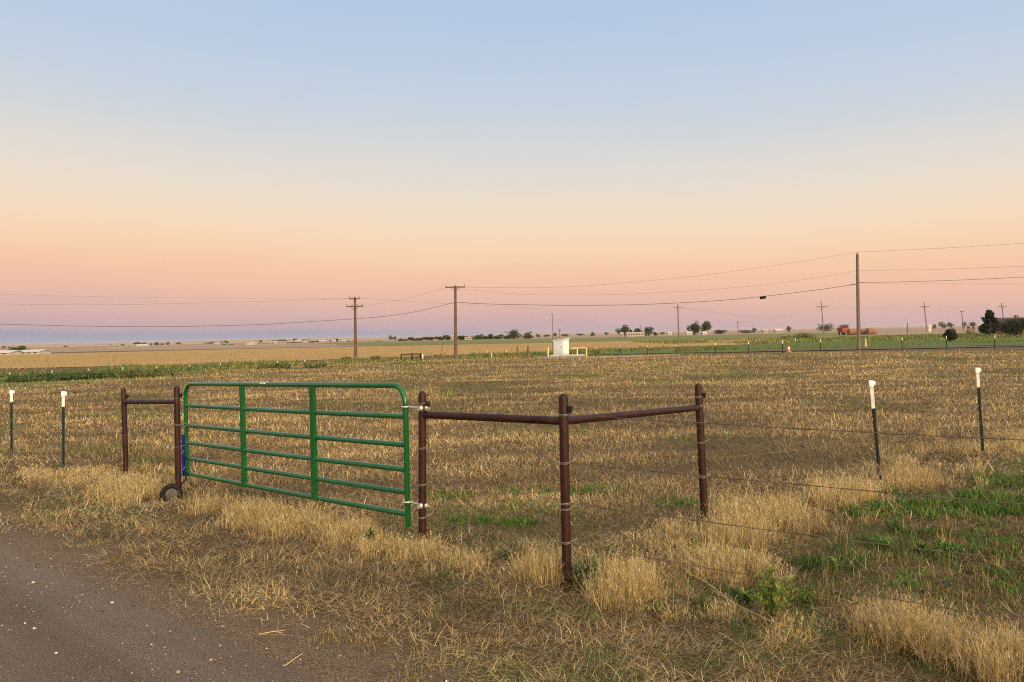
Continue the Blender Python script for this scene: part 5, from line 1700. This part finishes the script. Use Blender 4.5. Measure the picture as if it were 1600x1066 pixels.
# ditch bushes near the left edge: dark green mounds
for px, w, y0, y1, lab in ((50, 70, 584.5, 597, 'long dark green bush mound in the ditch nearest the photo edge'), (122, 45, 581.5, 594, 'tallest dark green bush mound in the ditch'), (160, 22, 582.5, 592, 'small dark bush mound between two longer ones in the ditch'),
                           (228, 66, 578.5, 590, 'long olive bush mound in the ditch beyond the H-brace'), (425, 40, 567.5, 577, 'dark bush mound in the ditch seen over the gate'), (492, 26, 567, 575, 'small green bush mound in the ditch near the two-arm pole'), (586, 12, 554.5, 564, 'small dark bush between the two crossarm poles'), (539, 14, 556, 564, 'low dark bush beside the two-arm pole')):
    b_ = G(px, y1)
    root = thing('bush', lab, 'bush', tuple(b_), 'bushes in the ditch')
    Wd = w * b_.y / F; Ht = P(px, y0, b_.y).z
    dirx = Vector((1, 0.45, 0)).normalized() if px < 500 else Vector((1, 0.2, 0))
    bl = [(b_.x + dirx.x * Wd * t, b_.y + dirx.y * Wd * t + random.uniform(0, .5), Ht * random.uniform(.25, .45), Wd * .12 + .15, .4, Ht * random.uniform(.4, .6)) for t in np.linspace(-.42, .42, max(4, int(w / 7)))]
    crown_mesh('foliage', bl, int(60 + w * 32), 0.055, [(0.028, 0.055, 0.017), (0.045, 0.08, 0.022), (0.075, 0.10, 0.03)] if px < 200 else [(0.05, 0.085, 0.02), (0.09, 0.10, 0.03), (0.16, 0.13, 0.05)], [2, 3, 1.3], root)
    bm = bmesh.new()
    for k_ in range(9):
        q = Vector((b_.x + dirx.x * Wd * random.uniform(-.4, .4), b_.y + random.uniform(-.1, .3), 0)); tube(bm, [q, q + Vector((random.uniform(-.1, .1), random.uniform(-.1, .1), Ht * random.uniform(.5, .95)))], [.012, .005], 4)
    obj('stem', bm, M_STEM, root)
# green mound by the drive and lone stake
b_ = G(1253, 531)
root = thing('bush', 'mounded yellow-green bush in the weedy band beyond the orange cone', 'bush', tuple(b_))
crown_mesh('foliage', [(b_.x + dx, b_.y + dy, z, .9, .9, .55) for dx, dy, z in ((-.7, 0, .55), (.2, .3, .8), (.9, 0, .7), (1.4, .2, .45), (-2.2, .4, .3), (-3.2, .3, .25))], 1500, .09, [(0.045, 0.07, 0.02), (0.09, 0.10, 0.028), (0.15, 0.14, 0.04)], [2, 3, 1.5], root)
bm = bmesh.new(); pole_pipe(bm, 1275, 522.5, 532, .12); tag(obj('wooden_post', bm, M_WOOD), 'short dark stump post beside the mounded yellow-green bush', 'post')
bm = bmesh.new(); pole_pipe(bm, 1242.5, 528, 535, .05); tag(obj('marker_post', bm, M_WHITE), 'tiny white stake in front of the mounded yellow-green bush', 'marker')

# yard at the right: pine, big shrub, round shrub, young bare tree, house
M_NEEDLE = [(0.010, 0.018, 0.009), (0.016, 0.027, 0.012), (0.026, 0.036, 0.016)]
b_ = Vector((X_at(1546, 118), 118, 0))
pine = thing('pine_tree', 'dark ragged pine tree in the yard in front of the house', 'tree', tuple(b_))
Hp = P(1546, 486.5, 118).z; s_ = 118 / F
bm = bmesh.new(); tube(bm, [b_ - Vector((0, 0, .3)), b_ + Vector((.05, 0, Hp * .5)), b_ + Vector((0, 0, Hp * .96))], [.16, .11, .03], 10)
bl = []
for k in range(64):
    t = random.uniform(.10, .97); a = random.uniform(0, 6.283)
    L = (1 - t) ** .75 * 1.75 * random.uniform(.55, 1.1) + .12
    q = b_ + Vector((0, 0, Hp * t)); e = q + Vector((math.cos(a) * L, math.sin(a) * L, L * .28))
    tube(bm, [q, q.lerp(e, .5) - Vector((0, 0, .04)), e], [.035, .022, .01], 5)
    bl.append((q.x + (e.x - q.x) * .7, q.y + (e.y - q.y) * .7, q.z + (e.z - q.z) * .8, .30, .30, .22)); bl.append((e.x, e.y, e.z + .08, .22, .22, .26))
bl += [(b_.x, b_.y, Hp * .93, .28, .28, .32), (b_.x - .1, b_.y, Hp * .80, .34, .34, .4)]
bl.append((b_.x + 1.05, b_.y, Hp * .60, .34, .34, .6)); bl.append((b_.x + 1.35, b_.y, Hp * .42, .3, .3, .4))
obj('trunk', bm, M_BARK, pine)
crown_mesh('crown', bl, 9000, .085, M_NEEDLE, [2, 3, 1], pine)


def round_shrub(px, w, y0, y1, Yd, label, n, cols, lobes=10, leaf=.07):
    b_ = Vector((X_at(px, Yd), Yd, 0)) if Yd else G(px, y1)
    root = thing('shrub', label, 'shrub', tuple(b_))
    W = w * b_.y / F; Ht = P(px, y0, b_.y).z
    bl = [(b_.x + random.uniform(-.30, .30) * W, b_.y + random.uniform(-.28, .28) * W, Ht * random.uniform(.28, .78), W * .22, W * .22, Ht * .2) for _ in range(lobes)] + [(b_.x, b_.y, Ht * .48, W * .36, W * .36, Ht * .42)]
    crown_mesh('crown', bl, n, leaf, cols, [2, 3, 1], root)
    bm = bmesh.new()
    for k in range(5):
        tube(bm, [b_ + Vector((random.uniform(-.1, .1), random.uniform(-.1, .1), -.1)), b_ + Vector((random.uniform(-.25, .25) * W, random.uniform(-.2, .2) * W, Ht * .6))], [.03, .012], 5)
    obj('stem', bm, M_BARK, root)


round_shrub(1485, 23, 512.5, 533, 86, 'round dark shrub on the lawn behind the white-tipped post', 2200, M_NEEDLE)
round_shrub(1585, 52, 494, 528, 112, 'big dark shrub hiding the front of the house', 5200, M_NEEDLE, 22, .085)
b_ = Vector((X_at(1517, 90), 90, 0))
yt = thing('young_tree', 'thin young tree with sparse reddish-brown leaves on the lawn', 'tree', tuple(b_))
Ht = P(1517, 510.5, 90).z
bm = bmesh.new(); tube(bm, [b_ - Vector((0, 0, .2)), b_ + Vector((.03, 0, Ht * .5)), b_ + Vector((0, 0, Ht))], [.03, .022, .008], 6)
bl = []
for k in range(12):
    t = random.uniform(.4, .95); a = random.uniform(0, 6.283); q = b_ + Vector((0, 0, Ht * t)); e = q + Vector((math.cos(a) * .4, math.sin(a) * .4, .3)); tube(bm, [q, e], [.012, .004], 4); bl.append((e.x, e.y, e.z - .08, .16, .16, .2))
obj('trunk', bm, M_BARK, yt)
crown_mesh('crown', bl, 330, .05, [(0.14, 0.055, 0.025), (0.10, 0.06, 0.025), (0.08, 0.07, 0.025)], [3, 2, 1], yt)

# ================================================================== BUILDINGS
M_ROOFD = paint('dark_shingle', (0.030, 0.024, 0.022), (0.055, 0.045, 0.04), 0.9, 3)
M_BRICK = paint('house_brick', (0.20, 0.075, 0.05), (0.27, 0.11, 0.075), 0.9, 5)
M_GLASS = paint('window_glass', (0.03, 0.035, 0.045), (0.05, 0.055, 0.065), 0.12, 1)
M_BWHITE = paint('white_siding', (0.44, 0.41, 0.37), (0.52, 0.49, 0.44), 0.7, 2)
M_BPALE = paint('pale_siding', (0.32, 0.27, 0.21), (0.40, 0.34, 0.27), 0.7, 2)
M_BGREY = paint('grey_roof', (0.22, 0.19, 0.17), (0.30, 0.26, 0.23), 0.8, 2)
M_ROOFW = paint('white_metal_roof', (0.42, 0.40, 0.38), (0.50, 0.48, 0.46), 0.6, 2)


def gable(root, c, L, D, hw, hr, yaw, wall, roof, wins=2, over=0.25, door=True):
    rm = rotz(yaw)
    def T(x, y, z): return Vector(c) + rm @ Vector((x, y, z))
    bm = bmesh.new()
    pr = [(-D / 2, -.2), (D / 2, -.2), (D / 2, hw), (0, hw + hr), (-D / 2, hw)]
    vs = [[bm.verts.new(T(x, p_[0], p_[1])) for p_ in pr] for x in (-L / 2, L / 2)]
    for k in range(5): bm.faces.new((vs[0][k], vs[0][(k + 1) % 5], vs[1][(k + 1) % 5], vs[1][k]))
    bm.faces.new(vs[1]); bm.faces.new(list(reversed(vs[0])))
    bmesh.ops.recalc_face_normals(bm, faces=bm.faces)
    obj('wall', bm, wall, root, smooth=False)
    bm = bmesh.new()
    sl = hr / (D / 2)
    for s in (-1, 1):
        y0, y1 = 0, s * (D / 2 + over)
        z0, z1 = hw + hr + .03, hw + hr - sl * (D / 2 + over) + .03
        q = [(-L / 2 - over, y0, z0), (L / 2 + over, y0, z0), (L / 2 + over, y1, z1), (-L / 2 - over, y1, z1)]
        lo = [bm.verts.new(T(*p_)) for p_ in q]; hi = [bm.verts.new(T(p_[0], p_[1], p_[2] + .14)) for p_ in q]
        for k in range(4): bm.faces.new((lo[k], lo[(k + 1) % 4], hi[(k + 1) % 4], hi[k]))
        bm.faces.new(hi); bm.faces.new(list(reversed(lo)))
    bmesh.ops.recalc_face_normals(bm, faces=bm.faces)
    rf = obj('roof', bm, roof, root, smooth=False)
    for k in range(wins):
        x = (-.5 + (k + .5) / wins) * L * .9
        bm = bmesh.new(); box(bm, T(x, -D / 2 - .02, hw * .55), (min(1.1, L / wins * .5), .06, hw * .42), rm); obj('window', bm, M_GLASS, root)
    return rf, T


c_ = (X_at(1592, 135), 135, 0)
hs = thing('brick_house', 'brick house with a dark gabled roof and chimney, half hidden by shrubs', 'house', c_)
rf, T = gable(hs, c_, 9.0, 7, 1.7, 1.35, 0.0, M_BRICK, M_ROOFD, 3, .35)
bm = bmesh.new(); box(bm, T(-0.2, .3, 3.25), (.6, .5, .8), None, .02); obj('chimney', bm, M_BRICK, rf)
c_ = (X_at(1570, 150), 150, 0)
gs = thing('garage', 'low red-brown outbuilding between the pine and the brick house', 'outbuilding', c_)
gable(gs, c_, 2.4, 4, 1.3, 0.35, 0.0, M_BRICK, paint('red_roof', (0.22, 0.06, 0.04), (0.28, 0.09, 0.06), .8), 1)


def bld(px, w, y0, y1, Yd, label, wall, roof, ratio=.45, wins=2, yaw=0.0, group=None, name='farm_building', cat='building', depth=None):
    c_ = Vector((X_at(px, Yd), Yd, 0))
    root = thing(name, label, cat, tuple(c_), group)
    H = max(0.75 if Yd < 200 else 1.1, P(px, y0, Yd).z); L = w * Yd / F
    gable(root, c_, L, depth or min(10, max(4, L * .5)), H * (1 - ratio), H * ratio, yaw, wall, roof, wins)
    return root


bld(8, 34, 549.5, 555, 152, 'low white-roofed barn at the photo edge beside two round green trees', M_BWHITE, M_ROOFW, .5, 2)
bld(54, 32, 551.3, 554, 156, 'long low white shed just past the two round green trees', M_BWHITE, M_ROOFW, .4, 3)
bld(182, 16, 547.5, 551, 330, 'small pale shed with dark bushes on the purplish field', M_BPALE, M_BGREY, .4, 2)
bld(223, 17, 540.5, 545, 420, 'wide pale-roofed building under the line of dark trees', M_BWHITE, M_ROOFW, .55, 2)
bld(392, 6, 537.5, 545, 350, 'tiny bright white house with a steep gable on the low plain', M_BWHITE, M_BWHITE, .5, 1, math.pi / 2 - .3, None, 'farmhouse', 'house')
bld(405, 5, 536, 545, 360, 'narrow pale silo-like house beside the bright white gabled one', M_BPALE, M_BGREY, .25, 1, .2, None, 'farmhouse', 'house')
bld(418, 14, 539.5, 544.5, 360, 'low grey-roofed house past the narrow pale one', M_BPALE, M_BGREY, .5, 2, 0, None, 'farmhouse', 'house')
bld(441, 11, 539, 544.5, 350, 'beige boxy building at the end of the low plain farmstead', M_BPALE, M_BPALE, .2, 2)
SB = 'small pale buildings in the far settlement'
for px, w, y0, Yd in ((428, 8, 540, 380), (502, 6, 534, 480), (513, 5, 535.5, 480), (522, 7, 535, 470), (538, 5, 534.5, 470), (466, 9, 531, 900), (478, 6, 536, 470), (508, 4, 536, 470), (340, 8, 541, 450)):
    bld(px, w, y0, 540, Yd, 'tiny pale building among dark trees in the far settlement', M_BWHITE if int(px) % 2 else M_BPALE, M_ROOFW if int(px) % 2 == 0 else M_BGREY, .4, 1, 0, SB)
bld(732, 11, 527, 533, 395, 'pale house tucked between dark trees past the crossarm pole', M_BPALE, M_BGREY, .45, 2, 0, None, 'farmhouse', 'house')
bld(709.5, 8, 528.5, 533, 395, 'small pale house hidden by the crossarm pole', M_BPALE, M_BGREY, .45, 1, 0, None, 'farmhouse', 'house')
bld(992, 27, 519.5, 525, 400, 'long pale building with a row of windows under the tree clump', M_BPALE, M_BPALE, .22, 6)
bld(970.5, 3, 519.5, 524, 395, 'tiny pale hut at the end of the long pale building', M_BPALE, M_BPALE, .3, 1)
bld(1100, 6, 518.5, 522.5, 385, 'little white house at the foot of the twin trees', M_BWHITE, M_ROOFW, .45, 1, 0, None, 'farmhouse', 'house')
bld(1076, 7, 518.5, 521, 500, 'faint white shed on the skyline beside the twin trees', M_BWHITE, M_ROOFW, .4, 1)
bld(1195, 7, 514.6, 518, 560, 'flat pale shed on the skyline past the dome-shaped tree', M_BPALE, M_BPALE, .4, 2)
bld(1216, 11, 514.4, 517, 560, 'long pale shed on the skyline before the lone round tree', M_BPALE, M_ROOFW, .4, 3)
bld(1046, 5, 519, 522, 560, 'small white shed on the skyline beside the slim cross-shaped pole', M_BWHITE, M_ROOFW, .4, 1)
# white tank by the cross-shaped pole
c_ = Vector((X_at(1451.5, 280), 280, 0))
tk = thing('storage_tank', 'small upright white tank beside a distant cross-shaped pole', 'tank', tuple(c_))
bm = bmesh.new(); zt = P(1451.5, 507, 280).z
tube(bm, [c_, c_ + Vector((0, 0, zt * .86)), c_ + Vector((0, 0, zt))], [.75, .75, .2], 20); obj('body', bm, M_BWHITE, tk)
bm = bmesh.new(); tube(bm, [c_ + Vector((0, 0, zt)), c_ + Vector((0, 0, zt + .15))], [.18, .15], 10); obj('lid', bm, M_BGREY, tk)

# red wagon and the rusty machinery / bale heap by the tall pole
M_RED = paint('implement_red', (0.26, 0.016, 0.012), (0.33, 0.03, 0.02), 0.5, 2)
M_BALE = paint('bale_hay', (0.17, 0.085, 0.042), (0.25, 0.14, 0.07), 0.95, 5, bmp=.6)
Yd = 215
c_ = Vector((X_at(1318, Yd), Yd, 0)); s_ = Yd / F
wg = thing('farm_wagon', 'red high-sided farm wagon parked by the hay bales', 'wagon', tuple(c_))
bm = bmesh.new()
zt = P(1318, 512.5, Yd).z
pr = [(-.9, .75), (.9, .75), (1.05, zt), (-1.05, zt)]
vs = [[bm.verts.new(c_ + Vector((p_[0], y_, p_[1]))) for p_ in pr] for y_ in (-1.6, 1.6)]
for k in range(4): bm.faces.new((vs[0][k], vs[0][(k + 1) % 4], vs[1][(k + 1) % 4], vs[1][k]))
bm.faces.new(vs[1]); bm.faces.new(list(reversed(vs[0]))); bmesh.ops.recalc_face_normals(bm, faces=bm.faces)
for x in (-.7, 0, .7): box(bm, c_ + Vector((x, -1.63, (.75 + zt) / 2)), (.08, .06, zt - .8))
obj('bed', bm, M_RED, wg, smooth=False)
for x in (-.75, .75):
    for y_ in (-1.1, 1.1):
        bm = bmesh.new(); bmesh.ops.create_cone(bm, cap_ends=True, segments=18, radius1=.38, radius2=.38, depth=.22, matrix=Matrix.Translation(c_ + Vector((x, y_, .38))) @ Matrix.Rotation(math.pi / 2, 4, 'Y')); obj('wheel', bm, M_RUBBER, wg)
bm = bmesh.new(); rod(bm, c_ + Vector((.9, -1.2, .7)), c_ + Vector((2.2, -1.4, .55)), .06, 8); obj('drawbar', bm, M_RED, wg)


def bale(px, ytop, Yd, label):
    zt = P(px, ytop, Yd).z; r_ = zt / 2
    c_ = Vector((X_at(px, Yd), Yd, r_))
    bm = bmesh.new()
    yaw = random.uniform(-.4, .4)
    bmesh.ops.create_cone(bm, cap_ends=True, segments=26, radius1=r_, radius2=r_, depth=1.5, matrix=Matrix.Translation(c_) @ Matrix.Rotation(yaw, 4, 'Z') @ Matrix.Rotation(math.pi / 2, 4, 'Y'))
    es = [e for e in bm.edges if len(e.link_faces) == 2 and e.calc_face_angle(0) > 1]
    bmesh.ops.bevel(bm, geom=es, offset=.12, segments=3, affect='EDGES')
    for v_ in bm.verts: v_.co += Vector((random.uniform(-.03, .03),) * 3)
    tag(obj('hay_bale', bm, M_BALE), label, 'hay bale', 'hay bales by the wagon')


for px, yt_, lab in ((1329.5, 514.2, 'round hay bale next to the red wagon'), (1335.5, 513.6, 'round hay bale between the red wagon and the tall bare pole'), (1347, 513.8, 'round hay bale just past the tall bare pole'),
                     (1353, 513.4, 'middle round hay bale of the three past the tall bare pole'), (1359, 512.8, 'last and tallest round hay bale past the tall bare pole'), (1365.5, 515.6, 'low slumped hay bale at the end of the bale row')):
    bale(px, yt_, 210 + random.uniform(-2, 2), lab)

# ================================================================== SKY, SUN, AIR
w = bpy.data.worlds.new('World')
scene.world = w
w.use_nodes = True
nt = w.node_tree
nt.nodes.clear()
SUN_AZ = R(152)         # behind the viewpoint, to the right (clockwise from +Y)
SUN_EL = R(17.0)
sd = Vector((math.sin(SUN_AZ) * math.cos(SUN_EL), math.cos(SUN_AZ) * math.cos(SUN_EL), math.sin(SUN_EL)))
tc = N(nt, 'ShaderNodeTexCoord')
sep = N(nt, 'ShaderNodeSeparateXYZ'); nt.links.new(tc.outputs['Generated'], sep.inputs[0])
mad = N(nt, 'ShaderNodeMath', operation='MULTIPLY_ADD'); nt.links.new(sep.outputs['X'], mad.inputs[0]); mad.inputs[1].default_value = 0.026; nt.links.new(sep.outputs['Z'], mad.inputs[2])

# thin unseen veils of dust make the bands wander a little
smp = N(nt, 'ShaderNodeMapping'); smp.inputs['Scale'].default_value = (1.3, 1.3, 9.0); nt.links.new(tc.outputs['Generated'], smp.inputs['Vector'])
sn = noise(nt, smp.outputs[0], 1.6, 4, 0.55)
mad2 = N(nt, 'ShaderNodeMath', operation='MULTIPLY_ADD'); nt.links.new(sn, mad2.inputs[0]); mad2.inputs[1].default_value = 0.035; mad2.inputs[2].default_value = -0.0175
mad3 = N(nt, 'ShaderNodeMath', operation='ADD'); nt.links.new(mad.outputs[0], mad3.inputs[0]); nt.links.new(mad2.outputs[0], mad3.inputs[1])


def s2l(c):
    return tuple(((x / 255) / 12.92 if x / 255 < 0.04045 else ((x / 255 + 0.055) / 1.055) ** 2.4) for x in c)


stops = [(0.0, (162, 164, 179)), (0.012, (183, 165, 175)), (0.03, (209, 174, 173)), (0.055, (230, 185, 170)), (0.085, (244, 196, 165)), (0.115, (250, 209, 172)), (0.155, (246, 222, 193)),
         (0.20, (233, 221, 207)), (0.25, (215, 216, 216)), (0.31, (197, 210, 225)), (0.38, (184, 203, 227)), (0.44, (175, 197, 226)), (0.60, (186, 200, 224)), (1.0, (214, 216, 220))]
sky = ramp(nt, mad3.outputs[0], [(max(0.0, p_ - 0.012 * (1 - p_)), s2l(c_)) for p_, c_ in stops], 'B_SPLINE')
# the glow round the hidden sun, on the side away from the camera
dot = N(nt, 'ShaderNodeVectorMath', operation='DOT_PRODUCT'); nt.links.new(tc.outputs['Generated'], dot.inputs[0]); dot.inputs[1].default_value = sd
dm = N(nt, 'ShaderNodeMath', operation='MULTIPLY_ADD'); nt.links.new(dot.outputs['Value'], dm.inputs[0]); dm.inputs[1].default_value = 0.8; dm.inputs[2].default_value = 0.2
gl = ramp(nt, dm.outputs[0], [(0.0, (0, 0, 0)), (0.08, (0.0, 0.0, 0.0)), (0.36, (0.42, 0.34, 0.20)), (0.6, (0.95, 0.75, 0.42)), (0.84, (1.75, 1.3, 0.66)), (1.0, (2.9, 2.0, 0.85))])
tot = mixc(nt, 1.0, sky, gl, 'ADD')
bg = N(nt, 'ShaderNodeBackground'); nt.links.new(tot, bg.inputs['Color']); bg.inputs['Strength'].default_value = 1.0
out = N(nt, 'ShaderNodeOutputWorld'); nt.links.new(bg.outputs[0], out.inputs['Surface'])

sl = bpy.data.lights.new('sun', 'SUN')
sl.energy = 2.4; sl.angle = R(20); sl.color = (1.0, 0.80, 0.55)
so = bpy.data.objects.new('sun', sl); COL.objects.link(so)
so.rotation_euler = sd.to_track_quat('Z', 'Y').to_euler()
so.location = (0, 0, 30)

HAZE = 0.00006
if HAZE > 0:
    bm = bmesh.new(); box(bm, (0, 2000, 6.5), (11600, 9000, 15.5))
    mh = bpy.data.materials.new('haze_air'); mh.use_nodes = True
    hn = mh.node_tree; hn.nodes.clear()
    pv = N(hn, 'ShaderNodeVolumePrincipled'); pv.inputs['Color'].default_value = (0.9, 0.82, 0.84, 1); pv.inputs['Density'].default_value = HAZE
    ho = N(hn, 'ShaderNodeOutputMaterial'); hn.links.new(pv.outputs[0], ho.inputs['Volume'])
    tag(obj('haze', bm, mh, smooth=False), kind='stuff')

vs_ = scene.view_settings
vs_.view_transform = 'Standard'; vs_.look = 'None'; vs_.exposure = 0; vs_.gamma = 1; vs_.use_curve_mapping = False
scene.render.film_transparent = False
scene.cycles.filter_width = 1.1
scene.cycles.use_denoising = False
scene.cycles.max_bounces = 6
scene.cycles.diffuse_bounces = 3
scene.cycles.volume_bounces = 0
